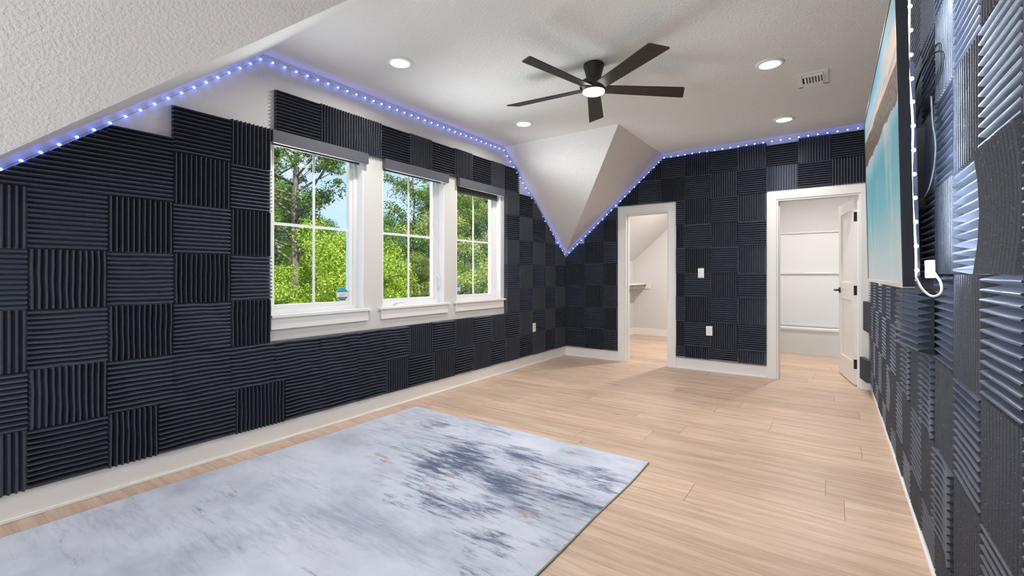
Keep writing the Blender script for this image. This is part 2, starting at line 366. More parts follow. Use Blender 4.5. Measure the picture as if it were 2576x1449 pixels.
bm = bmesh.new()
poly(bm, [(XS, YR, H), (XR, YR, H), (XR, YB, H), (XS, YB, H)])
poly(bm, [(XL, Y1, H), (XS, Y1, H), (XS, Y2, H), (XL, Y2, H)])
poly(bm, [(XL, YB, KZ), (XS, YB, H), (XS, Y2, H)])
poly(bm, [(XL, YB, KZ), (XL, Y2, H), (XS, Y2, H)])
poly(bm, [(XL, Y0, KZ), (XS, Y1, H), (XS, YR, H), (XL, YR, KZ)])
poly(bm, [(XL, Y0, KZ), (XL, Y1, H), (XS, Y1, H)])
bmesh.ops.remove_doubles(bm, verts=bm.verts[:], dist=0.0005)
bmesh.ops.recalc_face_normals(bm, faces=bm.faces[:])
o = link('ceiling', bm, M['ceilpaint'], recalc=False)
o['kind'] = 'structure'

def holed(us, vs, holes, mk, cuts=()):
    bm = bmesh.new(); V = {}
    def v(u, w):
        if (u, w) not in V: V[(u, w)] = bm.verts.new(mk(u, w))
        return V[(u, w)]
    for i in range(len(us) - 1):
        for j in range(len(vs) - 1):
            cu, cv_ = (us[i] + us[i + 1]) / 2, (vs[j] + vs[j + 1]) / 2
            if any(a < cu < b and c < cv_ < d for a, b, c, d in holes): continue
            bm.faces.new((v(us[i], vs[j]), v(us[i + 1], vs[j]), v(us[i + 1], vs[j + 1]), v(us[i], vs[j + 1])))
    for co, no in cuts:
        bmesh.ops.bisect_plane(bm, geom=bm.verts[:] + bm.edges[:] + bm.faces[:], plane_co=co, plane_no=no, clear_outer=True)
    return bm
def thick(bm, vec):
    r = bmesh.ops.extrude_face_region(bm, geom=bm.faces[:])
    bmesh.ops.translate(bm, verts=[g for g in r['geom'] if isinstance(g, bmesh.types.BMVert)], vec=vec)
    return bm

WIN = [(1.645, 2.435), (2.63, 3.42), (3.60, 4.39)]
WZ0, WZ1 = 0.885, 2.215
slopeN = Vector((0, 1 * (H - KZ), (Y3 - Y2))).normalized()
slopeN0 = Vector((0, -1 * (H - KZ), (Y1 - Y0))).normalized()
us = [YR, Y0] + [a for w in WIN for a in w] + [YB + 0.12]
us = sorted(us)
bm = holed(us, [0, WZ0, WZ1, H], [(a, b, WZ0, WZ1) for a, b in WIN], lambda u, w: (XL, u, w), cuts=[(Vector((XL, Y2, H)), slopeN)])
# near end: below the slope, knee wall beyond Y0
bm2 = bmesh.new()
bmesh.ops.bisect_plane(bm, geom=bm.verts[:] + bm.edges[:] + bm.faces[:], plane_co=(XL, Y0, 0), plane_no=(0, 1, 0))
dead = []
bmesh.ops.bisect_plane(bm, geom=bm.verts[:] + bm.edges[:] + bm.faces[:], plane_co=Vector((XL, Y1, H)), plane_no=slopeN0)
bmesh.ops.bisect_plane(bm, geom=bm.verts[:] + bm.edges[:] + bm.faces[:], plane_co=(XL, 0, KZ), plane_no=(0, 0, 1))
for f in bm.faces[:]:
    c0 = f.calc_center_median()
    if c0.y < Y0 and c0.z > KZ: dead.append(f)
    elif c0.y >= Y0 and (c0 - Vector((XL, Y1, H))).dot(slopeN0) > 0: dead.append(f)
bmesh.ops.delete(bm, geom=dead, context='FACES')
thick(bm, (-0.17, 0, 0)); bm2.free()
link('wall_left', bm, M['plaster'])['kind'] = 'structure'

D1 = (-2.323, -1.735, 2.02); D2 = (-0.525, 0.238, 2.045)
bm = holed([XL, D1[0], D1[1], D2[0], D2[1], XR + 0.14], [0, D1[2], D2[2], H], [(D1[0], D1[1], 0, D1[2]), (D2[0], D2[1], 0, D2[2])],
           lambda u, w: (u, YB, w), cuts=[(Vector((XS, YB, H)), Vector((-(H - KZ), 0, (XS - XL))).normalized())])
thick(bm, (0, 0.12, 0))
link('wall_back', bm, M['plaster'])['kind'] = 'structure'
link('wall_right', bx(XR, XR + 0.12, YR, YB, 0, H), M['plaster'])['kind'] = 'structure'
# rear wall behind the camera with a wide opening added to let in sky light
bm = holed([XL, -2.1, 0.1, XR], [0, 0.2, 2.1, H], [(-2.1, 0.1, 0.2, 2.1)], lambda u, w: (u, YR, w)); thick(bm, (0, -0.1, 0))
link('wall_rear', bm, M['plaster'])['kind'] = 'structure'

# closet behind door 1
CY = 8.80
bm = bmesh.new()
poly(bm, [(XL, YB + 0.12, 0), (XL, CY, 0), (XL, CY, KZ), (XL, YB + 0.12, KZ)])
poly(bm, [(XL, CY, 0), (-1.20, CY, 0), (-1.20, CY, H), (XS, CY, H), (XL, CY, KZ)])
poly(bm, [(-1.20, YB + 0.12, 0), (-1.20, CY, 0), (-1.20, CY, H), (-1.20, YB + 0.12, H)])
poly(bm, [(XL, YB + 0.12, KZ), (XL, CY, KZ), (XS, CY, H), (XS, YB + 0.12, H)])
poly(bm, [(XS, YB + 0.12, H), (XS, CY, H), (-1.20, CY, H), (-1.20, YB + 0.12, H)])
link('wall_closet', bm, M['plaster'], recalc=False)['kind'] = 'structure'
# bathroom behind door 2
BX0, BX1, BY = -1.12, 1.0, 8.82
bm = bmesh.new()
poly(bm, [(BX0, YB + 0.12, 0), (BX0, BY, 0), (BX0, BY, H), (BX0, YB + 0.12, H)])
poly(bm, [(BX0, BY, 0), (BX1, BY, 0), (BX1, BY, H), (BX0, BY, H)])
poly(bm, [(BX1, YB + 0.12, 0), (BX1, BY, 0), (BX1, BY, H), (BX1, YB + 0.12, H)])
poly(bm, [(BX0, YB + 0.12, H), (BX1, YB + 0.12, H), (BX1, BY, H), (BX0, BY, H)])
link('wall_bathroom', bm, M['plaster'], recalc=False)['kind'] = 'structure'

# baseboards
def baseb(name, pts_box, m=M['trim']):
    bm = bmesh.new()
    for b in pts_box: box(bm, *b)
    link(name, bm, m, bevel=0.003)['kind'] = 'structure'
BH = 0.135
baseb('baseboard_left', [(XL, XL + 0.016, YR, YB, 0, BH), (XL + 0.016, XL + 0.027, YR, YB - 0.016, 0, 0.018)])
baseb('baseboard_back', [(XL + 0.016, -2.42, YB - 0.016, YB, 0, BH), (XL + 0.027, -2.42, YB - 0.027, YB - 0.016, 0, 0.018),
                         (-1.64, -0.62, YB - 0.016, YB, 0, BH), (-1.64, -0.62, YB - 0.027, YB - 0.016, 0, 0.018)])
baseb('baseboard_right', [(XR - 0.016, XR, YR, YB - 0.022, 0, BH - 0.015), (XR - 0.027, XR - 0.016, YR, YB - 0.022, 0, 0.018)])
baseb('baseboard_closet', [(XL, XL + 0.016, YB + 0.12, CY, 0, BH), (XL, -1.2, CY - 0.016, CY, 0, BH)])

# door casings and jambs
def casing(name, x0, x1, zt, w=0.097, wl=None, wr=None):
    wl = wl or w; wr = wr or w
    r = empty(name, ((x0 + x1) / 2, YB, 0), kind='structure')
    r['_abs'] = 1
    r2 = r.location.copy()
    def ch(n, bm, mm, bev=0.002, lab=None):
        o = link(n, bm, mm, None, bevel=bev, loc=tuple(r2)); o.location = (0, 0, 0); o.parent = r
        if lab: o['label'] = lab
        return o
    bm = bmesh.new()
    box(bm, x0 - wl, x0, YB - 0.02, YB, 0, zt); box(bm, x1, x1 + wr, YB - 0.02, YB, 0, zt)
    box(bm, x0 - wl, x1 + wr, YB - 0.02, YB, zt, zt + w)
    ch('casing', bm, M['trim'])
    bm = bmesh.new()
    box(bm, x0, x0 + 0.018, YB - 0.01, YB + 0.125, 0, zt - 0.018); box(bm, x1 - 0.018, x1, YB - 0.01, YB + 0.125, 0, zt - 0.018)
    box(bm, x0, x1, YB - 0.01, YB + 0.125, zt - 0.018, zt)
    ch('jamb', bm, M['trim'])
    bm = bmesh.new()
    box(bm, x0 + 0.018, x0 + 0.03, YB + 0.045, YB + 0.08, 0, zt - 0.03); box(bm, x1 - 0.03, x1 - 0.018, YB + 0.045, YB + 0.08, 0, zt - 0.03)
    box(bm, x0 + 0.018, x1 - 0.018, YB + 0.045, YB + 0.08, zt - 0.03, zt - 0.018)
    ch('door_stop', bm, M['trim'], 0.001)
    return r, ch
r1_, ch1 = casing('door_1', D1[0], D1[1], D1[2])
for z in (0.35, 1.10, 1.84):
    ch1('hinge_plate', bx(D1[1] - 0.021, D1[1] - 0.0175, YB + 0.085, YB + 0.118, z - 0.045, z + 0.045), M['bronze'], 0, 'dark bronze hinge plate')
ch1('strike_plate', bx(D1[0] + 0.0175, D1[0] + 0.021, YB + 0.088, YB + 0.115, 0.93, 0.99), M['bronze'], 0, 'dark bronze strike plate')
r2_, ch2 = casing('door_2', D2[0], D2[1], D2[2], wr=0.09)
# the open bathroom leaf
HX, HY_ = D2[1] - 0.022, YB + 0.128
leafroot = empty('bathroom_door', (HX, HY_, 0.012), 'white two-panel bathroom door standing open with a dark lever handle', 'door')
leafroot.rotation_euler = (0, 0, R(10))
LW, LT, LH = 0.715, 0.035, 2.0
bm = bmesh.new()      # leaf runs from hinge (y=0) to y=LW, faces at x=0 and x=-LT
def slab(bm, y0, y1, z0, z1, x0, x1): box(bm, x0, x1, y0, y1, z0, z1)
st_ = 0.105
slab(bm, 0, st_, 0, LH, -LT, 0); slab(bm, LW - st_, LW, 0, LH, -LT, 0)
for z0, z1 in ((0, 0.24), (0.90, 1.09), (LH - 0.12, LH)): slab(bm, st_, LW - st_, z0, z1, -LT, 0)
for z0, z1 in ((0.24, 0.90), (1.09, LH - 0.12)): slab(bm, st_, LW - st_, z0, z1, -LT + 0.012, -0.012)
def lch(n, bm, mm, bev=0, lab=None, smooth=False):
    o = link(n, bm, mm, bevel=bev, smooth=smooth); o.parent = leafroot
    if lab: o['label'] = lab
    return o
lch('leaf', bm, M['trim'], 0.0015)
for z in (0.22, 1.01, 1.80):
    bm = bmesh.new(); box(bm, -LT - 0.001, -0.001, -0.003, 0.0, z - 0.05, z + 0.05)
    tube(bm, [(0.002, -0.006, z - 0.05), (0.002, -0.006, z + 0.05)], 0.007, 10)
    lch('hinge', bm, M['bronze'], 0, 'dark bronze hinge')
bm = bmesh.new(); hy = LW - 0.06
box(bm, -LT - 0.012, -LT, hy - 0.03, hy + 0.03, 0.965, 1.025)
tube(bm, [(-LT - 0.012, hy, 0.995), (-LT - 0.05, hy, 0.995)], 0.011, 10)
box(bm, -LT - 0.062, -LT - 0.046, hy - 0.11, hy + 0.014, 0.985, 1.005)
box(bm, 0, 0.012, hy - 0.03, hy + 0.03, 0.965, 1.025)
tube(bm, [(0.012, hy, 0.995), (0.05, hy, 0.995)], 0.011, 10)
box(bm, 0.046, 0.062, hy - 0.11, hy + 0.014, 0.985, 1.005)
lch('door_handle', bm, M['bronze'], 0.002, 'dark bronze lever handle')

# ------------------------------------------------------------------ windows
def child(parent, name, bm, m, bevel=0, smooth=False, lab=None):
    """mesh given in world coordinates, parented to an unrotated empty or object"""
    loc = parent.matrix_world.translation if False else Vector(parent.location)
    p = parent.parent
    while p is not None:
        loc = loc + Vector(p.location); p = p.parent
    bmesh.ops.translate(bm, verts=bm.verts[:], vec=-loc)
    o = link(name, bm, m, bevel=bevel, smooth=smooth); o.parent = parent
    if lab: o['label'] = lab
    return o
GX = -3.365
for i, (a, b) in enumerate(WIN):
    r = empty('window_%d' % (i + 1), (XL, (a + b) / 2, WZ0), kind='structure')
    z0, z1 = WZ0 + 0.02, WZ1
    bm = bmesh.new()      # jamb liner of the opening
    box(bm, XL - 0.17, XL, a, a + 0.012, z0, z1); box(bm, XL - 0.17, XL, b - 0.012, b, z0, z1); box(bm, XL - 0.17, XL, a, b, z1 - 0.012, z1)
    child(r, 'jamb', bm, M['trim'], 0.001)
    bm = bmesh.new()      # outer vinyl frame
    fx0, fx1 = XL - 0.15, XL - 0.075
    for q in ((a + 0.012, a + 0.045, z0, z1 - 0.012), (b - 0.045, b - 0.012, z0, z1 - 0.012)): box(bm, fx0, fx1, *q)
    box(bm, fx0, fx1, a + 0.045, b - 0.045, z0, z0 + 0.03); box(bm, fx0, fx1, a + 0.045, b - 0.045, z1 - 0.035, z1 - 0.012)
    child(r, 'window_frame', bm, M['vinyl'], 0.003)
    bm = bmesh.new(); sx0, sx1 = XL - 0.135, XL - 0.09
    ya, yb, za, zb = a + 0.045, b - 0.045, z0 + 0.03, z1 - 0.035
    w = 0.034
    box(bm, sx0, sx1, ya, ya + w, za, zb); box(bm, sx0, sx1, yb - w, yb, za, zb)
    box(bm, sx0, sx1, ya + w, yb - w, za, za + w); box(bm, sx0, sx1, ya + w, yb - w, zb - w + 0.025, zb)
    child(r, 'sash', bm, M['vinyl'], 0.003)
    child(r, 'glass', bx(GX - 0.004, GX, ya + w, yb - w, za + w, zb - w + 0.025), M['glass'])
    bm = bmesh.new(); yc = (a + b) / 2
    box(bm, GX, GX + 0.008, yc - 0.010, yc + 0.010, za + w, zb - w + 0.025)
    box(bm, GX, GX + 0.008, ya + w, yc - 0.010, 1.560, 1.580); box(bm, GX, GX + 0.008, yc + 0.010, yb - w, 1.560, 1.580)
    child(r, 'muntin', bm, M['vinyl'], 0.002)
    bm = bmesh.new()      # stool and apron
    box(bm, XL - 0.075, XL + 0.035, a, b, WZ0, WZ0 + 0.02); box(bm, XL, XL + 0.035, a - (0.045 if i else 0.002), a, WZ0, WZ0 + 0.02); box(bm, XL, XL + 0.035, b, b + 0.06, WZ0, WZ0 + 0.02)
    child(r, 'window_stool', bm, M['trim'], 0.003)
    bm = bmesh.new()
    vs = box(bm, XL, XL + 0.018, a - (0.02 if i else 0.0), b + 0.035, WZ0 - 0.085, WZ0)
    child(r, 'apron', bm, M['trim'], 0.003)
    if i == 1:
        bm = bmesh.new()
        yk = 2.87
        lathe(bm, [(0.001, 0.02), (0.03, 0.018), (0.045, 0.008), (0.048, 0.0), (0.001, 0.0)], (XL - 0.06, yk, z0 + 0.0), 20)
        tube(bm, [(XL - 0.05, yk - 0.07, z0 + 0.022), (XL - 0.052, yk, z0 + 0.03), (XL - 0.05, yk + 0.075, z0 + 0.03)], [0.006, 0.009, 0.007], 10)
        child(r, 'crank_handle', bm, M['vinyl'], 0, True)
    if i != 0:
        bm = bmesh.new()
        yk = b - 0.03
        tube(bm, curve_pts([(XL - 0.074, yk, 1.04), (XL - 0.052, yk, 1.06), (XL - 0.048, yk, 1.12), (XL - 0.052, yk, 1.17), (XL - 0.074, yk, 1.18)], 5), 0.006, 8)
        if i == 1: child(r, 'lock_lever', bm, M['vinyl'], 0, True)
        else: bm.free()
    tag(r, kind='structure')

# security stickers on the glass: octagon, blue top, pale middle with mirrored word, dark foot
M['st_blue'] = bump(mat('sticker_blue', (0.02, 0.33, 0.55), 0.5, 0.3), 60, 0.02, 0.0003)
M['st_pale'] = bump(mat('sticker_cream', (0.78, 0.77, 0.68), 0.5, 0.3), 60, 0.02, 0.0003)
M['st_dark'] = bump(mat('sticker_grey', (0.10, 0.14, 0.15), 0.5, 0.3), 60, 0.02, 0.0003)
M['st_edge'] = bump(mat('sticker_rim', (0.45, 0.70, 0.80), 0.5, 0.3), 60, 0.02, 0.0003)
M['st_text'] = bump(mat('sticker_text', (0.35, 0.35, 0.33), 0.5, 0.3), 60, 0.02, 0.0003)
def octa(r, zlo, zhi, cy, cz, x):
    p = [(r * math.cos(R(22.5 + 45 * k)), r * math.sin(R(22.5 + 45 * k))) for k in range(8)]
    bm = bmesh.new(); poly(bm, [(x, cy + u, cz + v) for u, v in p])
    bmesh.ops.bisect_plane(bm, geom=bm.verts[:] + bm.edges[:] + bm.faces[:], plane_co=(x, cy, cz + zhi), plane_no=(0, 0, 1), clear_outer=True)
    bmesh.ops.bisect_plane(bm, geom=bm.verts[:] + bm.edges[:] + bm.faces[:], plane_co=(x, cy, cz + zlo), plane_no=(0, 0, -1), clear_outer=True)
    thick(bm, (0.0004, 0, 0))
    return bm
def text_mesh(body, size):
    cu = bpy.data.curves.new('t', 'FONT'); cu.body = body; cu.size = size; cu.align_x = 'CENTER'; cu.align_y = 'CENTER'; cu.extrude = 0.0002
    o = bpy.data.objects.new('t', cu); COL.objects.link(o)
    dg = bpy.context.evaluated_depsgraph_get(); me = bpy.data.meshes.new_from_object(o.evaluated_get(dg))
    bpy.data.objects.remove(o); return me
def sticker(cy, cz, lab):
    r = empty('window_sticker', (GX + 0.0005, cy, cz), lab, 'sticker')
    x = GX + 0.0005
    child(r, 'rim', octa(0.062, -1, 1, cy, cz, x), M['st_edge'])
    child(r, 'top_band', octa(0.057, 0.017, 1, cy, cz, x + 0.0006), M['st_blue'])
    child(r, 'middle_band', octa(0.057, -0.024, 0.017, cy, cz, x + 0.0006), M['st_pale'])
    child(r, 'bottom_band', octa(0.057, -1, -0.024, cy, cz, x + 0.0006), M['st_dark'])
    for body, s, dz, mm in (('ring', 0.036, -0.003, 'st_text'), ('PROTECTED BY', 0.0085, 0.036, 'st_edge'), ('SECURITY SYSTEM', 0.0072, -0.036, 'st_edge')):
        me = text_mesh(body, s)
        me.materials.clear(); me.materials.append(M[mm])
        o = bpy.data.objects.new('lettering', me); COL.objects.link(o); o.parent = r
        # readable from outside, so mirrored from inside: text +x runs to +y seen from -x ... i.e. along -y from inside
        o.matrix_local = Matrix.Translation((0.0013, 0, dz)) @ Matrix(((0, 0, 1, 0), (-1, 0, 0, 0), (0, 1, 0, 0), (0, 0, 0, 1)))
sticker(2.300, 1.028, 'octagonal blue and cream security sticker in the lower corner of the nearest window')
sticker(3.722, 1.035, 'octagonal security sticker at the left edge of the farthest window, half hidden')

# roller shades
for i, (a, b) in enumerate(WIN):
    nm = ('widest-looking grey shade valance over the nearest window', 'grey roller shade valance over the middle window', 'grey roller shade valance over the farthest window')[i]
    nm = ('slate grey roller shade cassette over the nearest window', 'slate grey roller shade cassette over the middle window', 'slate grey roller shade cassette over the farthest window')[i]
    zt = 2.214; zb = 2.128
    r = empty('roller_shade', (XL + 0.01, (a + b) / 2, zb), nm, 'window shade', 'roller shades at the tops of the windows')
    bm = bmesh.new(); ya, yb = a - 0.002, b + 0.012
    box(bm, XL + 0.046, XL + 0.052, ya, yb, zb, zt); box(bm, XL + 0.002, XL + 0.046, ya, ya + 0.006, zb, zt); box(bm, XL + 0.002, XL + 0.046, yb - 0.006, yb, zb, zt)
    box(bm, XL + 0.002, XL + 0.046, ya + 0.006, yb - 0.006, zt - 0.004, zt)
    child(r, 'valance', bm, M['shade'], 0.001)
    child(r, 'light_seal', bx(XL + 0.028, XL + 0.045, ya + 0.008, yb - 0.008, zb - 0.004, zb + 0.004), M['hemlight'], lab='pale strip')
    bm = bmesh.new()
    tube(bm, [(XL - 0.02, a + 0.02, zt - 0.035), (XL - 0.02, b - 0.02, zt - 0.035)], 0.02, 16)
    child(r, 'roller', bm, M['shade'], 0, True)
    bm = bmesh.new(); zh = 2.150 if i != 2 else 2.095
    box(bm, XL - 0.045, XL - 0.041, a + 0.02, b - 0.02, zh, zt - 0.04)
    child(r, 'shade_cloth', bm, M['shade'])
    child(r, 'hem_bar', bx(XL - 0.05, XL - 0.036, a + 0.02, b - 0.02, zh - 0.022, zh), M['shadehem'], 0.001)

# ------------------------------------------------------------------ acoustic foam panels
BASE_D, TIP_D = 0.006, 0.046
def foam_bm(w, h, horiz, wavy=0.0, seed=0, nfix=None, bow=0.0):
    """panel centred at 0: u in +-w/2, v in +-h/2, d outwards; ridges run along u when horiz"""
    rg = random.Random(seed)
    L, Wd = (w, h) if horiz else (h, w)      # along ridge, across ridges
    n = nfix or max(1, round(Wd / 0.0254)); segs = 10 if wavy else (4 if bow else 1)
    bm = bmesh.new(); pitch = Wd / n
    ph = [rg.uniform(0, 6.28) for _ in range(8)]
    prof = []
    for k in range(n):
        c = -Wd / 2 + pitch * (k + 0.5)
        if k == 0: prof.append((-Wd / 2, BASE_D, 0))
        for q_, dd_ in ((-0.0034, -0.0040), (-0.0022, -0.0010), (0.0, 0.0), (0.0022, -0.0010), (0.0034, -0.0040)): prof.append((c + q_, TIP_D + dd_, 1))
        prof.append((c + pitch / 2, BASE_D, 0 if k == n - 1 else 0.8))
    rows = []
    for s in range(segs + 1):
        a = -L / 2 + L * s / segs; row = []
        for j, (c, d, wgt) in enumerate(prof):
            k = (j - 1) // 6
            off = 0.0
            if wavy and wgt:
                off = wavy * wgt * (math.sin(a * 17 + ph[0] + k * 0.35) * 0.6 + math.sin(a * 41 + ph[1] + k * 0.9) * 0.35 + math.sin(k * 2.3 + ph[2]) * 0.5)
            dd = d + bow * (1 - math.cos((a / L) * 3.0)) + (wavy * 0.5 * math.sin(a * 23 + k + ph[3]) if wgt == 1 else 0)
            u, v = (a, c + off) if horiz else (c + off, a)
            row.append(bm.verts.new((u, v, dd)))
        rows.append(row)
    for s in range(segs):
        for j in range(len(prof) - 1):
            bm.faces.new((rows[s][j], rows[s][j + 1], rows[s + 1][j + 1], rows[s + 1][j]))
    def low(vt): return bm.verts.new((vt.co.x, vt.co.y, 0.0))
    for row in (rows[0], rows[-1]):            # ridge ends
        lo = [low(v_) for v_ in row]
        for j in range(len(row) - 1): bm.faces.new((row[j], row[j + 1], lo[j + 1], lo[j]))
    for j in (0, -1):                          # long sides
        sd = [rows[s][j] for s in range(segs + 1)]; lo = [low(v_) for v_ in sd]
        for s in range(segs): bm.faces.new((sd[s], sd[s + 1], lo[s + 1], lo[s]))
    bmesh.ops.remove_doubles(bm, verts=bm.verts[:], dist=1e-5)
    return bm
def clip(bm, co, no):
    if not bm.verts: return
    bmesh.ops.bisect_plane(bm, geom=bm.verts[:] + bm.edges[:] + bm.faces[:], plane_co=co, plane_no=no, clear_outer=True)
def cut_hole(bm, u0, u1, v0, v1):
    for co, no in (((u0, 0, 0), (1, 0, 0)), ((u1, 0, 0), (1, 0, 0)), ((0, v0, 0), (0, 1, 0)), ((0, v1, 0), (0, 1, 0))):
        bmesh.ops.bisect_plane(bm, geom=bm.verts[:] + bm.edges[:] + bm.faces[:], plane_co=co, plane_no=no)
    dead = [f for f in bm.faces if u0 < f.calc_center_median().x < u1 and v0 < f.calc_center_median().y < v1]
    bmesh.ops.delete(bm, geom=dead, context='FACES')
WM = {'L': lambda s, z: Matrix(((0, 0, 1, XL), (1, 0, 0, s), (0, 1, 0, z), (0, 0, 0, 1))),
      'B': lambda s, z: Matrix(((1, 0, 0, s), (0, 0, -1, YB), (0, 1, 0, z), (0, 0, 0, 1))),
      'R': lambda s, z: Matrix(((0, 0, -1, XR), (1, 0, 0, s), (0, 1, 0, z), (0, 0, 0, 1)))}
CACHE = {}
NP = [0]
def panel(wall, s0, s1, z0, z1, horiz, label, group, wavy=0.0, cuts=(), holes=(), rot=0.0, tilt=0.0, lift=0.0, bow=0.0, stuffbm=None):
    g = 0.0008
    w, h = s1 - s0 - 2 * g, z1 - z0 - 2 * g
    sc, zc = (s0 + s1) / 2, (z0 + z1) / 2
    NP[0] += 1
    plain = not (wavy or cuts or holes or bow)
    key = (round(w, 2), round(h, 2), horiz)
    me = CACHE.get(key) if plain else None
    if me is None:
        bm = foam_bm(w, h, horiz, wavy, NP[0], bow=bow)
        for (cs, cz), (ns, nz) in cuts: clip(bm, (cs - sc, cz - zc, 0), (ns, nz, 0))
        for a, b, c_, d_ in holes: cut_hole(bm, a - sc, b - sc, c_ - zc, d_ - zc)
        if len(bm.faces) == 0: bm.free(); return None
        me = bpy.data.meshes.new('foam_panel')
        bmesh.ops.recalc_face_normals(bm, faces=bm.faces[:])
        bm.to_mesh(me); bm.free(); me.materials.append(M['foam'])
        if plain: CACHE[key] = me
    o = bpy.data.objects.new('foam_panel', me); COL.objects.link(o)
    o.matrix_world = WM[wall](sc, zc) @ Matrix.Translation((0, 0, 0.0006 + lift)) @ Matrix.Rotation(rot, 4, 'Z') @ Matrix.Rotation(tilt, 4, 'Y')
    return tag(o, label, 'foam panel', group)
ORD = ['first', 'second', 'third', 'fourth', 'fifth', 'sixth', 'seventh', 'eighth', 'ninth', 'tenth', 'eleventh', 'twelfth', 'thirteenth', 'fourteenth', 'fifteenth', 'sixteenth', 'seventeenth', 'eighteenth']
OR = lambda h: 'horizontally ridged' if h else 'vertically ridged'
GL, GB, GR = 'foam panels on the window side', 'foam panels on the doorway side', 'foam panels on the television side'

K = 0.989
zk = lambda z: 1.195 + (z - 1.195) * K
# --- window side, rows bottom to top
ZR = [zk(z) for z in (0.122, 0.422, 0.715, 1.018, 1.322, 1.628, 1.935, 2.225, 2.522)]
ZR[7] = 2.216; ZR[0] = 0.137; ZR[8] = 2.512
nearcut = ((Y1 - 0.0, H - 0.045), tuple((slopeN0.y, slopeN0.z)))
nearcut = (((Y1, H - 0.055)), (slopeN0.y, slopeN0.z))
farcut = ((Y2, H - 0.045), (slopeN.y, slopeN.z))
def pl(c, r, h, s0, s1, name, **k):
    panel('L', s0, s1, k.pop('z0', ZR[r]), k.pop('z1', ZR[r + 1]), h, '%s charcoal foam panel, %s' % (OR(h), name), GL, **k)
cols = [y * K for y in (0.154, 0.459, 0.763, 1.068, 1.388)] + [1.640]
pat = {0: 'VHVHVH', 1: 'HVHVHHH', 2: 'VHVHVHH', 3: 'HHHVHVH', 4: 'VHVHVHV'}
pat[0] = 'VHVHVH'
cn_ = {0: 'fifth column left of the windows', 1: 'fourth column left of the windows', 2: 'third column left of the windows', 3: 'second column left of the windows', 4: 'column against the nearest window'}
for c in range(5):
    for r, ch in enumerate(pat[c]):
        s0, s1 = cols[c], cols[c + 1]
        if r == 0 and c == 2: s1 = 0.985
        if r == 0 and c == 3: s0, s1 = 0.985, 1.40
        if r == 0 and c == 4: s0, s1 = 1.40, 1.735
        if r == 1 and c == 4: s1 = 1.66
        if c == 0 and r == 5: pass
        k = dict(wavy=0.0)
        if c == 2 and r == 6: k['z1'] = 2.02
        if c >= 1 and r <= 3: k['wavy'] = 0.0022 if (c, r) not in ((3, 1), (3, 2), (3, 0), (4, 1)) else 0.004
        if c == 3 and r == 0: k['wavy'] = 0.003
        if c <= 2 and r >= 4: k['cuts'] = [nearcut]
        pl(c, r, ch == 'H', s0, s1, '%s row, %s' % (ORD[r], cn_[c]), **k)
# thin upper strips
panel('L', cols[0], cols[1], ZR[6], ZR[7], True, 'cut horizontally ridged foam corner under the blue lights, fifth column left of windows', GL, cuts=[nearcut])
panel('L', cols[1], cols[2], ZR[7], ZR[7] + 0.25, True, 'topmost cut foam corner under the blue lights, fourth column left of windows', GL, cuts=[nearcut])
# columns 3 and 4 carry a seventh row up to valance height
# --- above the windows
top = [y * K for y in (1.692, 2.03, 2.328, 2.625, 2.95, 3.24, 3.569, 3.862, 4.197, 4.468)]
for i in range(9):
    h = i in (0, 3, 5, 7)
    panel('L', top[i], top[i + 1], ZR[7] + 0.001, ZR[8], h, '%s charcoal foam panel above the windows, %s from the left' % (OR(h), ORD[i]), GL,
          wavy=0.003 if i == 2 else 0)
# --- below the windows
up = [y * K for y in (1.672, 2.03, 2.365, 2.65, 2.937, 3.254, 3.576, 3.874, 4.197, 4.480)]
hu = [1, 1, 1, 1, 0, 1, 0, 1, 0]
up[0] = 1.66
for i in range(9):
    panel('L', up[i], up[i + 1], ZR[1], ZR[2], bool(hu[i]), '%s charcoal foam panel under the windows, upper row, %s from the left' % (OR(hu[i]), ORD[i]), GL, wavy=0.0045 if i < 4 else 0)
lw = [y * K for y in (1.758, 2.09, 2.38, 2.66, 2.937, 3.254, 3.576, 3.874, 4.197, 4.480)]
lw[0] = 1.735
hl = [1, 1, 1, 0, 1, 0, 1, 0, 1]
for i in range(9):
    panel('L', lw[i], lw[i + 1], ZR[0], ZR[1], bool(hl[i]), '%s charcoal foam panel under the windows, lower row, %s from the left' % (OR(hl[i]), ORD[i]), GL, wavy=0.004 if i < 3 else 0)
# --- right of the windows to the corner
rc = [y * K for y in (4.480, 4.782, 5.092, 5.419, 5.695)] + [YB - 0.048]
rn = ['first column right of the windows', 'second column right of the windows', 'third column right of the windows', 'fourth column right of the windows', 'corner column']
OUTL = (5.045, 5.085, 0.44, 0.56)
for c in range(5):
    for r in range(8):
        if c == 1 and r > 6 or c == 2 and r > 6 or c == 3 and r > 5 or c == 4 and r > 4: continue
        h = (c + r) % 2 == 1
        hol = [(5.03, 5.10, 0.435, 0.555)] if (c == 2 and r == 1) else []
        s0_ = rc[c]
        if c == 0 and 2 <= r <= 6: s0_ = 4.452
        pl(c, r, h, s0_, rc[c + 1], '%s row, %s' % (ORD[r], rn[c]), cuts=[farcut], holes=hol,
           wavy=0.002 if (c == 2 and r == 1) else 0)

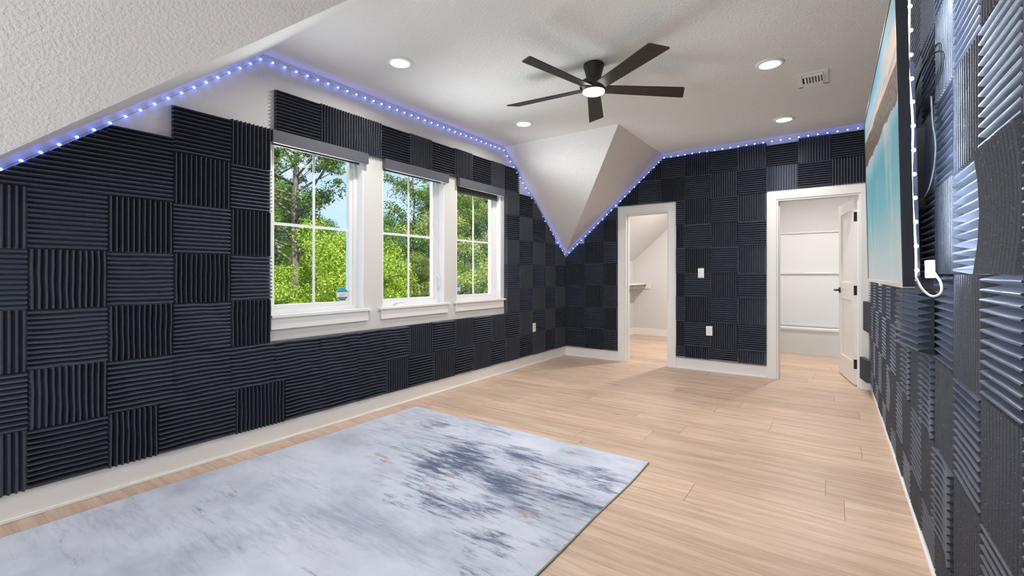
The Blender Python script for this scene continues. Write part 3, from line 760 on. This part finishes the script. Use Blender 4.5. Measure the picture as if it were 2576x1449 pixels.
# --- doorway side
ZB = [0.150, 0.300, 0.604, 0.917, 1.210, 1.523, 1.819, 2.128, 2.425, 2.700]
ZA = [0.140, 0.427, 0.730, 1.040, 1.344, 1.642, 1.948, 2.235]
bs = (XS, H - 0.045); bn = Vector((-(H - KZ), XS - XL)).normalized()
bcut = (bs, tuple(bn))
xa = [-3.258, -2.925, -2.63, -2.421]
an = ['in the corner', 'middle column left of the closet doorway', 'against the left of the closet doorway']
for c in range(3):
    for r in range(7):
        if (c == 0 and r > 4) or (c == 1 and r > 5): continue
        h = (c + r) % 2 == 0
        panel('B', xa[c], xa[c + 1], ZA[r], ZA[r + 1] if r < 6 else 2.115, h, '%s black foam panel, %s row up, %s' % (OR(h), ORD[r], an[c]), GB, cuts=[bcut])
xb = [-1.638, -1.535, -1.228, -0.925, -0.622]
bnm = ['narrow strip right of the closet doorway', 'second column between the doorways', 'third column between the doorways', 'column against the bathroom doorway']
for c in range(4):
    for r in range(7 if c != 9 else 0):
        h = (c + r) % 2 == 0
        hol = []
        if c == 1 and r == 3: hol = [(-1.372, -1.292, 1.14, 1.28)]
        if c == 1 and r == 4: hol = [(-1.372, -1.292, 1.14, 1.28)]
        if r == 1 and c in (1, 2): hol = [(-1.278, -1.196, 0.44, 0.565)]
        panel('B', xb[c], xb[c + 1] - (0.003 if c == 3 else 0), ZB[r], ZB[r + 1], h, '%s black foam panel, %s row up, %s' % (OR(h), ORD[r], bnm[c]), GB, holes=hol,
              wavy=0.0016 if r in (0,) else 0)
xt = [-2.42, -2.132, -1.83, -1.535, -1.228, -0.925, -0.622, -0.318, -0.015, 0.290]
for c in range(9):
    for r in (7, 8):
        h = (c + r) % 2 == 0
        top_z = ZB[r + 1]
        if c == 6 and r == 8: top_z = 2.675
        panel('B', xt[c], xt[c + 1], max(ZB[r], 2.150 if xt[c] > -0.7 else 2.125), top_z, h,
              '%s black foam panel %s the doorways, %s from the left' % (OR(h), 'just above' if r == 7 else 'in the topmost row over', ORD[c]), GB, cuts=[bcut])

# --- television side
ZT = [0.125, 0.280, 0.585, 0.890, 1.195, 1.500, 1.805, 2.110, 2.415, 2.715]
ys = [1.290 + 0.3085 * k for k in range(-2, 16)]
missing = {(7, 6)}
for c in range(len(ys) - 1):
    for r in range(9):
        vis = r <= 3 or (ys[c] < 2.9)
        if not vis or ys[c] < 1.2 and r in (): continue
        if (c, r) in missing: continue
        h = (c + r) % 2 == (1 if True else 0)
        # column with y 1.29 (c=2): row [1.5,1.805] r=5 is horizontal
        rg = random.Random(c * 31 + r)
        s1 = min(ys[c + 1], YB - 0.075)
        far = c > 8
        lab = '%s grey foam panel, television side, %s row up, %s column from camera' % (OR(h), ORD[r], ORD[c])
        tilt = rg.uniform(-0.012, 0.012); lift = abs(tilt) * 0.16 + 0.0005
        bow = 0.012 if (c, r) in ((2, 4), (4, 1), (5, 2), (7, 2), (6, 4), (9, 1)) else 0
        panel('R', ys[c] + 0.001, s1 - 0.001, ZT[r], ZT[r + 1], h, lab, GR, tilt=tilt, lift=lift, bow=bow, wavy=0.0008 if (c < 7 and r < 7 and not bow) else 0)
# the panels beyond the television, out of the photograph's sight, as one mass
bmS = bmesh.new()
for c in range(len(ys) - 1):
    for r in range(4, 9):
        if ys[c] < 2.9 or (c, r) in missing: continue
        s1 = min(ys[c + 1], YB - 0.075)
        t = foam_bm(s1 - ys[c] - 0.002, ZT[r + 1] - ZT[r] - 0.002, (c + r) % 2 == 1)
        bmesh.ops.transform(t, matrix=WM['R']((ys[c] + s1) / 2, (ZT[r] + ZT[r + 1]) / 2) @ Matrix.Translation((0, 0, 0.0006)), verts=t.verts[:])
        tmp = bpy.data.meshes.new('tmp'); t.to_mesh(tmp); t.free(); bmS.from_mesh(tmp); bpy.data.meshes.remove(tmp)
o = link('foam_panel', bmS, M['foam'])
tag(o, 'grey foam panels on the wall behind and beyond the television, mostly hidden', 'foam panel', GR, 'stuff')
# peeled panels
panel('R', 5.60, 5.89, 0.625, 0.92, False, 'vertically ridged foam panel peeling away beside the bathroom door casing', GR, tilt=R(-6), lift=0.034)
panel('R', 5.64, 5.90, 0.13, 0.35, False, 'small loose foam panel curling out at the floor by the bathroom door casing', GR, tilt=R(-10), lift=0.055)
panel('R', 2.19, 2.49, 0.905, 1.135, True, 'horizontally ridged foam panel hanging forward just below the television', GR, tilt=R(-8), lift=0.07)

# ------------------------------------------------------------------ blue string lights
path = []
def seg(a, b): path.append((Vector(a), Vector(b)))
dL = XL + 0.022
seg((dL, 0.30, KZ + (0.30 - Y0) / (Y1 - Y0) * (H - KZ) - 0.045), (dL, Y1 - 0.02, H - 0.05))
seg((dL, Y1 - 0.02, H - 0.05), (dL, Y2 - 0.03, H - 0.05))
seg((dL, Y2 - 0.03, H - 0.05), (dL + 0.02, YB - 0.06, KZ + 0.01))
dB = YB - 0.055
seg((XL + 0.06, dB, KZ + 0.015), (XS + 0.01, dB, H - 0.045))
seg((XS + 0.01, dB, H - 0.045), (0.30, dB, H - 0.03))
root = empty('string_lights', path[0][0], 'string of small blue LED lights running along the ceiling edge of both walls', 'string lights')
wire_pts = []; bulbs = []
SP = 0.0865; carry = 0.0
for (a, b) in path:
    L_len = (b - a).length; d = (b - a).normalized(); t = carry
    while t < L_len:
        bulbs.append((a + d * t, d)); t += SP
    carry = t - L_len
for i, (p, d) in enumerate(bulbs):
    wire_pts.append(p)
    if i + 1 < len(bulbs):
        q = bulbs[i + 1][0]
        wire_pts.append((p + q) / 2 + Vector((0.004, -0.002, -0.006 * random.random())))
bm = bmesh.new(); tube(bm, wire_pts, 0.0016, 5)
for i in range(0, len(wire_pts) - 2, 2):
    pass
child(root, 'wire', bm, M['wire'], lab='thin brown wire')
me_b = None
cpos = Vector((0, 0, 1.195))
order = sorted(bulbs, key=lambda q: (q[0] - cpos).length)
rest = bmesh.new()
for i, (p, d) in enumerate(order):
    if i < 100:
        if me_b is None:
            bm = bmesh.new(); bmesh.ops.create_uvsphere(bm, u_segments=10, v_segments=7, radius=0.0085)
            for v_ in bm.verts: v_.co.z *= 0.85
            me_b = bpy.data.meshes.new('led_bulb'); bm.to_mesh(me_b); bm.free(); me_b.materials.append(M['ledblue'])
            for f in me_b.polygons: f.use_smooth = True
        o = bpy.data.objects.new('led_bulb', me_b); COL.objects.link(o); o.parent = root; o.location = p - root.location
    else:
        bmesh.ops.create_uvsphere(rest, u_segments=10, v_segments=7, radius=0.0085, matrix=Matrix.Translation(p))
o = child(root, 'led_bulb', rest, M['ledblue'], smooth=True); o['kind'] = 'stuff'

# ------------------------------------------------------------------ recessed lights
def downlight(x, y, lab, z=H, on=9.0):
    r = empty('recessed_light', (x, y, z), lab, 'ceiling light', 'recessed ceiling lights')
    bm = bmesh.new(); lathe(bm, [(0.066, -0.003), (0.070, -0.010), (0.090, -0.007), (0.097, -0.001), (0.097, 0.0), (0.066, 0.0)], (x, y, z), 40)
    child(r, 'trim_ring', bm, M['plastic'], smooth=True)
    bm = bmesh.new(); lathe(bm, [(0.001, -0.0065), (0.066, -0.0055), (0.066, -0.002), (0.001, -0.002)], (x, y, z), 32)
    child(r, 'lens', bm, M['lens'], smooth=True)
    d = bpy.data.lights.new('recessed_lamp', 'AREA'); d.shape = 'DISK'; d.size = 0.13; d.energy = on * 1.35; d.spread = R(164); d.color = (1, 0.955, 0.91)
    l = bpy.data.objects.new('recessed_lamp', d); COL.objects.link(l); l.location = (0, 0, -0.012); l.parent = r
downlight(-2.58, 2.24, 'round recessed ceiling light nearest the camera, above the first window')
downlight(-2.59, 3.88, 'small round recessed ceiling light left of the sloping ceiling fold')
downlight(-0.38, 3.82, 'round recessed ceiling light beside the air vent')
downlight(-0.40, 5.27, 'round recessed ceiling light nearest the doorway wall')
downlight(-0.40, 2.20, 'round recessed ceiling light overhead behind the top of the frame')  # extra lamp above the frame, added to brighten the room
downlight(-1.0, -0.6, 'round recessed ceiling light behind the camera', on=4)  # unseen lamp added as weak fill from behind
downlight(-0.2, 7.4, 'round recessed ceiling light inside the bathroom', on=22)
downlight(-1.55, 7.3, 'round recessed ceiling light inside the closet', on=34)

# ceiling vent
vx0, vx1, vy0, vy1 = -0.232, -0.028, 4.15, 4.49
r = empty('air_vent', ((vx0 + vx1) / 2, (vy0 + vy1) / 2, H), 'white rectangular air supply vent on the ceiling with angled louvres', 'air vent')
bm = bmesh.new(); t_ = 0.033
box(bm, vx0, vx1, vy0, vy0 + t_, H - 0.006, H); box(bm, vx0, vx1, vy1 - t_ - 0.02, vy1, H - 0.006, H)
box(bm, vx0, vx0 + t_, vy0 + t_, vy1 - t_, H - 0.006, H); box(bm, vx1 - t_, vx1, vy0 + t_, vy1 - t_, H - 0.006, H)
child(r, 'frame', bm, M['plastic'], 0.002)
child(r, 'backing', bx(vx0 + 0.03, vx1 - 0.03, vy0 + 0.03, vy1 - 0.03, H - 0.001, H), M['slot'], lab='dark duct opening')
for k in range(7):
    bm = bmesh.new(); xk = vx0 + 0.045 + k * 0.0195
    vs = [bm.verts.new(p) for p in ((xk, vy0 + 0.09, H - 0.002), (xk + 0.012, vy0 + 0.09, H - 0.014), (xk + 0.012, vy1 - 0.12, H - 0.014), (xk, vy1 - 0.12, H - 0.002))]
    bm.faces.new(vs); thick(bm, (0.0025, 0, 0)); child(r, 'louvre', bm, M['plastic'])
for k in range(3):
    bm = bmesh.new(); yk = vy0 + 0.045 + k * 0.014
    vs = [bm.verts.new(p) for p in ((vx0 + 0.035, yk, H - 0.002), (vx1 - 0.035, yk, H - 0.002), (vx1 - 0.035, yk + 0.009, H - 0.010), (vx0 + 0.035, yk + 0.009, H - 0.010))]
    bm.faces.new(vs); thick(bm, (0, 0.002, 0)); child(r, 'louvre', bm, M['plastic'])
bm = bmesh.new(); box(bm, vx0 + 0.035, vx1 - 0.035, vy1 - 0.115, vy1 - 0.05, H - 0.010, H - 0.004); child(r, 'damper_plate', bm, M['plastic'])
bm = bmesh.new(); box(bm, -0.135, -0.128, vy1 - 0.035, vy1 - 0.015, H - 0.016, H - 0.004); child(r, 'damper_lever', bm, M['plastic'])

# ------------------------------------------------------------------ ceiling fan
FX, FY = -1.44, 3.085
r = empty('ceiling_fan', (FX, FY, H), 'black five-blade flush ceiling fan with a round lit lamp', 'ceiling fan')
bm = bmesh.new(); lathe(bm, [(0.074, 0.0), (0.076, -0.018), (0.073, -0.02), (0.073, -0.024), (0.066, -0.05), (0.057, -0.085), (0.055, -0.11), (0.058, -0.12)], (FX, FY, H), 40)
child(r, 'canopy', bm, M['blackmetal'], smooth=True)
bm = bmesh.new(); lathe(bm, [(0.055, -0.115), (0.075, -0.118), (0.093, -0.128), (0.102, -0.145), (0.104, -0.165), (0.100, -0.172), (0.088, -0.176), (0.086, -0.196), (0.080, -0.199)], (FX, FY, H), 44)
child(r, 'motor_housing', bm, M['blackmetal'], smooth=True)
bm = bmesh.new(); lathe(bm, [(0.079, -0.197), (0.079, -0.206), (0.070, -0.213), (0.04, -0.217), (0.001, -0.218)], (FX, FY, H), 40)
child(r, 'lamp_lens', bm, M['lens'], smooth=True, lab='glowing white round lens')
ld = bpy.data.lights.new('fan_lamp', 'AREA'); ld.shape = 'DISK'; ld.size = 0.15; ld.energy = 12; ld.color = (1, 0.97, 0.93)
lo_ = bpy.data.objects.new('fan_lamp', ld); COL.objects.link(lo_); lo_.parent = r; lo_.location = (0, 0, -0.224)
for k in range(5):
    a = R(41.3 + 72 * k)
    bm = bmesh.new(); zb = -0.178
    out = [(0.075, -0.045), (0.66, -0.066), (0.672, -0.060), (0.715, 0.052), (0.708, 0.062), (0.075, 0.050)]
    pt = R(-11)
    top_ = []; 
    for u, v in out: top_.append(bm.verts.new((u, v * math.cos(pt), v * math.sin(pt) + 0.003)))
    bm.faces.new(top_); thick(bm, (0, 0, -0.006))
    bmesh.ops.transform(bm, matrix=Matrix.Translation((FX, FY, H + zb)) @ Matrix.Rotation(a, 4, 'Z'), verts=bm.verts[:])
    child(r, 'blade', bm, M['blade'], 0.0015)

# ------------------------------------------------------------------ rug
RX0, RX1, RY0, RY1 = -3.065, -0.955, -0.25, 2.85
rug = empty('area_rug', ((RX0 + RX1) / 2, (RY0 + RY1) / 2, 0), 'large pale blue distressed abstract rug with navy and rust stains', 'rug')
bm = bmesh.new(); nx, ny = 44, 60; V = []
for i in range(nx + 1):
    rowv = []
    for j in range(ny + 1):
        x = RX0 + (RX1 - RX0) * i / nx; y = RY0 + (RY1 - RY0) * j / ny
        ex = 0.006 * math.sin(y * 3.1) + 0.003 * math.sin(y * 7.7 + 1) if i == nx else (0.005 * math.sin(y * 4.3) if i == 0 else 0)
        ey = 0.004 * math.sin(x * 5.2) if j == ny else 0
        z = 0.0075 + 0.0012 * math.sin(x * 4.1 + y * 1.3) * math.sin(y * 3.3)
        rowv.append(bm.verts.new((x + ex, y + ey, z)))
    V.append(rowv)
for i in range(nx):
    for j in range(ny): bm.faces.new((V[i][j], V[i + 1][j], V[i + 1][j + 1], V[i][j + 1]))
edge_pts = [V[nx][j].co.copy() for j in range(ny + 1)]
far_pts = [V[i][ny].co.copy() for i in range(nx + 1)]; left_pts = [V[0][j].co.copy() for j in range(ny + 1)]
thick(bm, (0, 0, -0.0055))
child(rug, 'pile', bm, M['rug'])
bm = bmesh.new()
tube(bm, [p + Vector((0.002, 0, -0.003)) for p in edge_pts], 0.0045, 8); tube(bm, [p + Vector((0, 0.001, -0.0035)) for p in far_pts], 0.0035, 6); tube(bm, [p + Vector((-0.001, 0, -0.0035)) for p in left_pts], 0.0035, 6)
child(rug, 'binding', bm, M['piping'], smooth=True, lab='dark bound edge')

# ------------------------------------------------------------------ television
TW, TH, TT = 1.674, 0.955, 0.026
tv = empty('television', (0.176, 1.816, 1.157), 'large flat television tilted on the foam wall showing a sunset lake', 'television')
tv.rotation_euler = (0, R(-1.15), 0)
def tch(n, bm, m, bev=0, smooth=False, lab=None):
    o = link(n, bm, m, bevel=bev, smooth=smooth); o.parent = tv
    if lab: o['label'] = lab
    return o
bm = bmesh.new(); box(bm, 0.0, 0.001, 0.008, TW - 0.008, 0.012, TH - 0.008); tch('screen', bm, M['screen'], lab='lit screen with lake picture')
bm = bmesh.new()
box(bm, -0.003, TT, 0, 0.008, 0, TH); box(bm, -0.003, TT, TW - 0.008, TW, 0, TH); box(bm, -0.003, TT, 0.008, TW - 0.008, TH - 0.008, TH)
tch('bezel', bm, M['bezel'], 0.001)
bm = bmesh.new(); box(bm, -0.004, TT, 0.008, TW - 0.008, -0.004, 0.012); box(bm, -0.005, 0.004, TW * 0.5 - 0.04, TW * 0.5 + 0.04, -0.014, -0.004)
tch('bottom_trim', bm, M['silver'], 0.001, lab='silver bottom trim')
bm = bmesh.new(); box(bm, TT - 0.004, TT, 0.008, TW - 0.008, 0.012, TH - 0.008); tch('back_plate', bm, M['tvback'])
bm = bmesh.new(); vs = box(bm, TT, TT + 0.022, 0.07, TW - 0.05, 0.03, TH - 0.25)
for v_ in vs:
    if v_.co.x > TT + 0.01:
        v_.co.y += 0.012 if v_.co.y < 0.5 else -0.012
tch('back_housing', bm, M['tvback'], 0.002)
tch('input_label', bx(TT + 0.0215, TT + 0.023, 0.13, 0.20, 0.42, 0.45), M['cable_g'])
bm = bmesh.new(); box(bm, TT + 0.022, 0.158, 0.60, 1.07, 0.30, 0.62)
tch('mount_bracket', bm, M['blackmetal'], 0.003)
# white LED tape on the back, along the near edge and top
bm = bmesh.new(); xs = TT + 0.004
tp = [(xs, 0.030, 0.020)]
zz_ = 0.02
while zz_ < 0.90: tp.append((xs + 0.003 * math.sin(zz_ * 16), 0.030 + 0.004 * math.sin(zz_ * 21), zz_)); zz_ += 0.02
tube(bm, tp, 0.0028, 6)
tch('led_tape', bm, M['ledtape'], smooth=True, lab='glowing white LED tape')
meW = None
zs = [0.05 + 0.0735 * k for k in range(12)] + [0.905]
for z in zs:
    if meW is None:
        bm = bmesh.new(); bmesh.ops.create_uvsphere(bm, u_segments=10, v_segments=7, radius=0.0055)
        meW = bpy.data.meshes.new('led'); bm.to_mesh(meW); bm.free(); meW.materials.append(M['ledwhite'])
    o = bpy.data.objects.new('led', meW); COL.objects.link(o); o.parent = tv; o.location = (xs + 0.004, 0.030 + 0.004 * math.sin(z * 21), z)
for k in range(3):
    o = bpy.data.objects.new('led', meW); COL.objects.link(o); o.parent = tv; o.location = (xs + 0.004, 0.04 + k * 0.07, TH - 0.022)
# the looped white lead and plug hanging below
bm = bmesh.new()
tube(bm, curve_pts([(xs, 0.03, 0.03), (xs + 0.012, 0.015, -0.005), (xs + 0.032, 0.0, -0.028), (xs + 0.052, 0.0, -0.018), (xs + 0.055, 0.02, 0.012), (xs + 0.045, 0.06, 0.045)], 8), 0.0034, 8)
tch('loose_tape_loop', bm, M['plastic'], smooth=True, lab='white loop of loose LED tape')
tch('tape_controller', bx(xs + 0.03, xs + 0.05, 0.06, 0.10, 0.025, 0.08), M['plastic'], 0.002, lab='white controller box')

# cables behind the set
cb = bmesh.new()
tube(cb, curve_pts([(0.25, 2.35, 1.86), (0.262, 2.22, 1.93), (0.292, 2.10, 1.98), (0.298, 2.10, 1.90), (0.262, 2.16, 1.82), (0.248, 2.2, 1.76)], 8), 0.0035, 8)
tube(cb, curve_pts([(0.25, 2.30, 1.88), (0.27, 2.16, 1.95), (0.296, 2.05, 1.93), (0.290, 2.08, 1.85), (0.256, 2.16, 1.80)], 8), 0.003, 8)
tag(link('power_cable', cb, M['cable_b'], smooth=True, loc=(0.27, 2.2, 1.88)), 'black cables looping between the television and the foam', 'cable')
cb = bmesh.new()
tube(cb, curve_pts([(0.268, 2.05, 1.79), (0.270, 2.04, 1.70), (0.276, 2.03, 1.62), (0.272, 2.04, 1.54), (0.262, 2.06, 1.48), (0.248, 2.1, 1.45)], 8), 0.0028, 8)
tag(link('antenna_cable', cb, M['cable_g'], smooth=True, loc=(0.27, 2.04, 1.6)), 'thin grey cable hanging down behind the television', 'cable')

# ------------------------------------------------------------------ switch and outlets
def plate(name, wall, s, z, lab, cat, kind):
    Mx = WM[wall](s, z)
    dist = 0.043
    r = empty(name, Mx.translation, lab, cat)
    r.rotation_euler = Mx.to_euler()
    def c(n, bm, m, bev=0, lab=None):
        o = link(n, bm, m, bevel=bev); o.parent = r
        if lab: o['label'] = lab
    c('plate', bx(-0.036, 0.036, -0.058, 0.058, 0.0, dist), M['plastic'], 0.002)
    if kind == 'switch':
        c('rocker', bx(-0.017, 0.017, -0.034, 0.034, dist, dist + 0.004), M['plastic'], 0.001)
    else:
        for dz in (-0.02, 0.02):
            c('socket', bx(-0.017, 0.017, dz - 0.014, dz + 0.014, dist, dist + 0.002), M['plastic'], 0.001)
            bm = bmesh.new()
            box(bm, -0.008, -0.006, dz - 0.002, dz + 0.007, dist + 0.002, dist + 0.0025); box(bm, 0.006, 0.008, dz - 0.002, dz + 0.007, dist + 0.002, dist + 0.0025); box(bm, -0.002, 0.002, dz - 0.010, dz - 0.006, dist + 0.002, dist + 0.0025)
            c('slots', bm, M['slot'])
plate('light_switch', 'B', -1.332, 1.210, 'white rocker light switch set in the foam between the doorways', 'light switch', 'switch')
plate('power_outlet', 'B', -1.237, 0.503, 'white duplex outlet set low in the foam between the doorways', 'outlet', 'outlet')
plate('power_outlet', 'L', 5.075, 0.495, 'white outlet half hidden in the foam near the room corner', 'outlet', 'outlet')

# ------------------------------------------------------------------ closet fittings
sh = empty('closet_shelf', (XL, 8.0, 1.0), 'white closet shelf on a cleat along the low side inside the closet', 'shelf')
child(sh, 'board', bx(XL, XL + 0.30, 6.6, CY, 1.0, 1.02), M['trim'], 0.002)
bm = bmesh.new(); box(bm, XL, XL + 0.36, CY - 0.018, CY, 0.91, 1.0)
child(sh, 'cleat', bm, M['trim'], 0.008)
bm = bmesh.new(); box(bm, XL + 0.235, XL + 0.26, CY - 0.03, CY - 0.018, 0.925, 1.0); child(sh, 'rod_bracket', bm, M['chrome'], lab='metal rod bracket')
bm = bmesh.new(); tube(bm, [(XL + 0.248, 6.6, 0.945), (XL + 0.248, CY - 0.02, 0.945)], 0.014, 14)
tag(link('clothes_rod', bm, M['chrome'], smooth=True, loc=(XL + 0.248, 7.7, 0.945)), 'metal clothes rod hanging under the closet shelf', 'rod')

# bathtub and surround
tub = empty('bathtub', (-0.06, 8.4, 0), 'white alcove bathtub with a plain grey-white front apron', 'bathtub')
bm = bmesh.new(); box(bm, BX0 + 0.001, BX1 - 0.001, 8.035, 8.06, 0, 0.355)
child(tub, 'apron', bm, M['tubfront'], 0.004, lab='grey-white front panel')
bm = bmesh.new()
xa_, xb_ = BX0 + 0.001, BX1 - 0.001
box(bm, xa_, xb_, 8.02, 8.12, 0.355, 0.40); box(bm, xa_, xb_, 8.70, BY - 0.001, 0.355, 0.40)
box(bm, xa_, xa_ + 0.1, 8.12, 8.70, 0.355, 0.40); box(bm, xb_ - 0.1, xb_, 8.12, 8.70, 0.355, 0.40)
child(tub, 'rim', bm, M['tub'], 0.012)
bm = bmesh.new(); box(bm, xa_ + 0.08, xb_ - 0.08, 8.10, 8.72, 0.05, 0.39)
for f in bm.faces[:]:
    if f.calc_center_median().z > 0.385: bm.faces.remove(f)
child(tub, 'basin', bm, M['tub'])
sr = empty('tub_surround', (-0.06, BY, 0.4), 'white three-tier tub surround panels behind the bathtub', 'shower surround')
bm = bmesh.new()
for (z0, z1, d) in ((0.40, 1.20, 0.055), (1.20, 1.225, 0.085), (1.225, 1.86, 0.035), (1.86, 1.885, 0.06)):
    box(bm, xa_, xb_, BY - d, BY - 0.001, z0, z1)
child(sr, 'back_panel', bm, M['tub'], 0.004)
for s_ in (-1, 1):
    xw = BX0 + 0.001 if s_ < 0 else BX1 - 0.031
    child(sr, 'side_panel', bx(xw, xw + 0.03, 8.06, BY - 0.09, 0.40, 1.885), M['tub'], 0.003)

# ------------------------------------------------------------------ outdoors: ground and trees
GZ = -3.3
o = link('ground', bx(-60, XL - 6.0, -35, 60, GZ - 0.3, GZ), M['ground']); o['kind'] = 'structure'

def leaves(name, centers, radii, n_per, size, m, parent, flat=0.6, seed=0):
    rg = np.random.default_rng(seed)
    C = np.repeat(np.array(centers), n_per, axis=0); Rr = np.repeat(np.array(radii), n_per)
    n = len(C)
    d = rg.normal(size=(n, 3)); d /= np.linalg.norm(d, axis=1)[:, None]
    rad = Rr * rg.uniform(0.15, 1.0, n) ** 0.6
    P = C + d * rad[:, None] * np.array([1, 1, flat])
    nrm = rg.normal(size=(n, 3)) + np.array([0, 0, 0.9]); nrm /= np.linalg.norm(nrm, axis=1)[:, None]
    t = np.cross(nrm, rg.normal(size=(n, 3))); t /= np.linalg.norm(t, axis=1)[:, None]; b = np.cross(nrm, t)
    s = size * rg.uniform(0.6, 1.3, n)[:, None]
    v = np.stack([P - t * s, P + b * s * 0.55 + nrm * s * 0.12, P + t * s, P - b * s * 0.55 + nrm * s * 0.12], axis=1).reshape(-1, 3)
    me = bpy.data.meshes.new(name)
    me.vertices.add(4 * n); me.vertices.foreach_set('co', v.astype(np.float32).ravel())
    me.loops.add(4 * n); me.loops.foreach_set('vertex_index', np.arange(4 * n, dtype=np.int32))
    me.polygons.add(n); me.polygons.foreach_set('loop_start', np.arange(0, 4 * n, 4, dtype=np.int32))
    me.update(calc_edges=True); me.materials.append(m)
    o = bpy.data.objects.new(name, me); COL.objects.link(o)
    if parent: o.parent = parent
    return o
TREES = {}
def make_tree(kind, seed, height, crown0, spread, lm, n_br, n_leaf, leafsize, trunk_r, clump=0.55, lean=0.0, label='', cloc=(0, 0)):
    rg = random.Random(seed)
    r = empty('tree', (cloc[0], cloc[1], GZ), label, 'tree', 'trees outside the windows')
    bm = bmesh.new(); pts = []; rs = []
    for k in range(9):
        f = k / 8
        pts.append((lean * f * f + rg.uniform(-.08, .08) * f, rg.uniform(-.1, .1) * f, height * 0.93 * f)); rs.append(trunk_r * (1 - 0.82 * f))
    tube(bm, pts, rs, 10)
    cs, rr = [], []
    for k in range(n_br):
        f = crown0 + (1 - crown0) * (k + rg.random()) / n_br
        f = min(f, 0.99); a = rg.uniform(0, 6.283)
        bi = min(7, int(f * 8)); ff = f * 8 - bi
        p0 = Vector(pts[bi]).lerp(Vector(pts[min(8, bi + 1)]), min(1, ff / 1.0))
        ln = spread * (1.15 - 0.75 * ((f - crown0) / (1 - crown0 + 1e-6)) ** 1.5) * rg.uniform(0.55, 1.1)
        d = Vector((math.cos(a), math.sin(a), rg.uniform(0.0, 0.7)))
        p1 = p0 + d * ln * 0.5 + Vector((0, 0, rg.uniform(-.1, .2))); p2 = p0 + d * ln + Vector((rg.uniform(-.3, .3), rg.uniform(-.3, .3), rg.uniform(-.2, .4)))
        br = trunk_r * (1 - 0.8 * f) * 0.45
        tube(bm, [p0, p1, p2], [br, br * 0.6, br * 0.2], 6)
        for q in range(3):
            d2 = Vector((rg.uniform(-1, 1), rg.uniform(-1, 1), rg.uniform(-.2, .8))).normalized()
            s = p0.lerp(p2, rg.uniform(0.35, 1)); e_ = s + d2 * ln * rg.uniform(0.2, 0.45)
            tube(bm, [s, e_], [br * 0.35, br * 0.12], 5)
            cs.append(e_); rr.append(clump * rg.uniform(0.5, 1.15))
        cs.append(p2); rr.append(clump * rg.uniform(0.7, 1.2)); cs.append(p1.lerp(p2, 0.5)); rr.append(clump * rg.uniform(0.5, 0.9))
    tr_ = link('trunk', bm, M['bark'], smooth=True); tr_.parent = r
    leaves('foliage', [tuple(c) for c in cs], rr, max(1, n_leaf // len(cs)), leafsize, lm, r, 0.6, seed)
    return r
def copy_tree(src, loc, rz, s, label):
    c = src.copy(); COL.objects.link(c); c.location = loc; c.rotation_euler = (0, 0, rz); c.scale = (s, s, s); c['label'] = label
    for ch in src.children:
        d = ch.copy(); COL.objects.link(d); d.parent = c
    return c
# a direction through the camera at column px of the picture gives the bearing of each tree
def bearing(px, dist):
    u = (px - 1288) / 1145.0; a = R(35.2)
    d = Vector((-math.sin(a) + u * math.cos(a), math.cos(a) + u * math.sin(a))); return d.normalized() * dist
b1 = bearing(742, 15.5)
T1 = make_tree('oak', 3, 13.5, 0.36, 3.1, M['leafA'], 36, 40000, 0.043, 0.165, 0.5, 0.1, 'tall grey-trunked tree with open olive crown behind the nearest window', b1)
b2 = bearing(1035, 17.5)
T2 = make_tree('maple', 5, 8.8, 0.25, 1.7, M['leafA'], 28, 15000, 0.042, 0.10, 0.42, 0.2, 'slender olive-green tree rising against the sky in the middle window', b2)
b3 = bearing(885, 12.0)
T3 = make_tree('bright', 9, 5.7, 0.10, 1.75, M['leafB'], 30, 42000, 0.032, 0.06, 0.5, 0, 'bright yellow-green young tree low in the nearest window', b3)
b4 = bearing(1190, 15.5)
T4 = make_tree('golden', 12, 8.0, 0.1, 2.2, M['leafD'], 32, 34000, 0.036, 0.10, 0.5, 0, 'golden-green feathery tree filling the farthest window', b4)
b5 = bearing(690, 26)
T5 = make_tree('back', 17, 9.0, 0.05, 3.2, M['leafC'], 36, 42000, 0.055, 0.16, 0.8, 0, 'dense mid-green tree at the left of the wood behind the tall trunk', b5)
n_c = 0
spots = [(T3, 790, 18.5, 1.0, 'bright green sapling at the foot of the tall grey trunk'),
         (T5, 757, 41, 1.02, 'mid-green background tree right behind the tall trunk'),
         (T5, 818, 33, 0.86, 'mid-green background tree seen through the centre of the nearest window'),
         (T5, 872, 24, 0.72, 'mid-green background tree at the right edge of the nearest window'),
         (T3, 690, 13.5, 0.86, 'bright green bush low at the left edge of the nearest window'),
         (T5, 940, 40, 1.05, 'mid-green background tree hidden mostly by the first window pier'),
         (T5, 985, 31, 0.88, 'mid-green background tree at the left of the middle window'),
         (T3, 975, 15.0, 0.80, 'bright green bush at the lower left of the middle window'),
         (T5, 1060, 24, 0.72, 'mid-green background tree at the right of the middle window'),
         (T4, 1085, 16, 0.62, 'golden-green tree low at the right of the middle window'),
         (T5, 1130, 42, 1.6, 'mid-green background tree behind the second window pier'),
         (T5, 1172, 22, 1.1, 'tall mid-green tree at the left of the farthest window'),
         (T5, 1238, 31, 1.5, 'tall mid-green tree at the right of the farthest window'),
         (T2, 1150, 20, 1.0, 'slender olive tree behind the left of the farthest window'),
         (T5, 625, 35, 1.3, 'mid-green background tree beyond the left edge of the nearest window'),
         (T3, 1020, 18, 0.92, 'bright green bush low in the centre of the middle window'),
         (T3, 905, 14, 0.95, 'bright green young tree behind the first window pier'),
         (T1, 655, 19, 0.95, 'olive-crowned tree at the far left edge of the nearest window')]
for i, (src, px, dist, s, lab) in enumerate(spots):
    q = bearing(px, dist)
    copy_tree(src, (q.x, q.y, GZ), i * 1.37, s, lab)
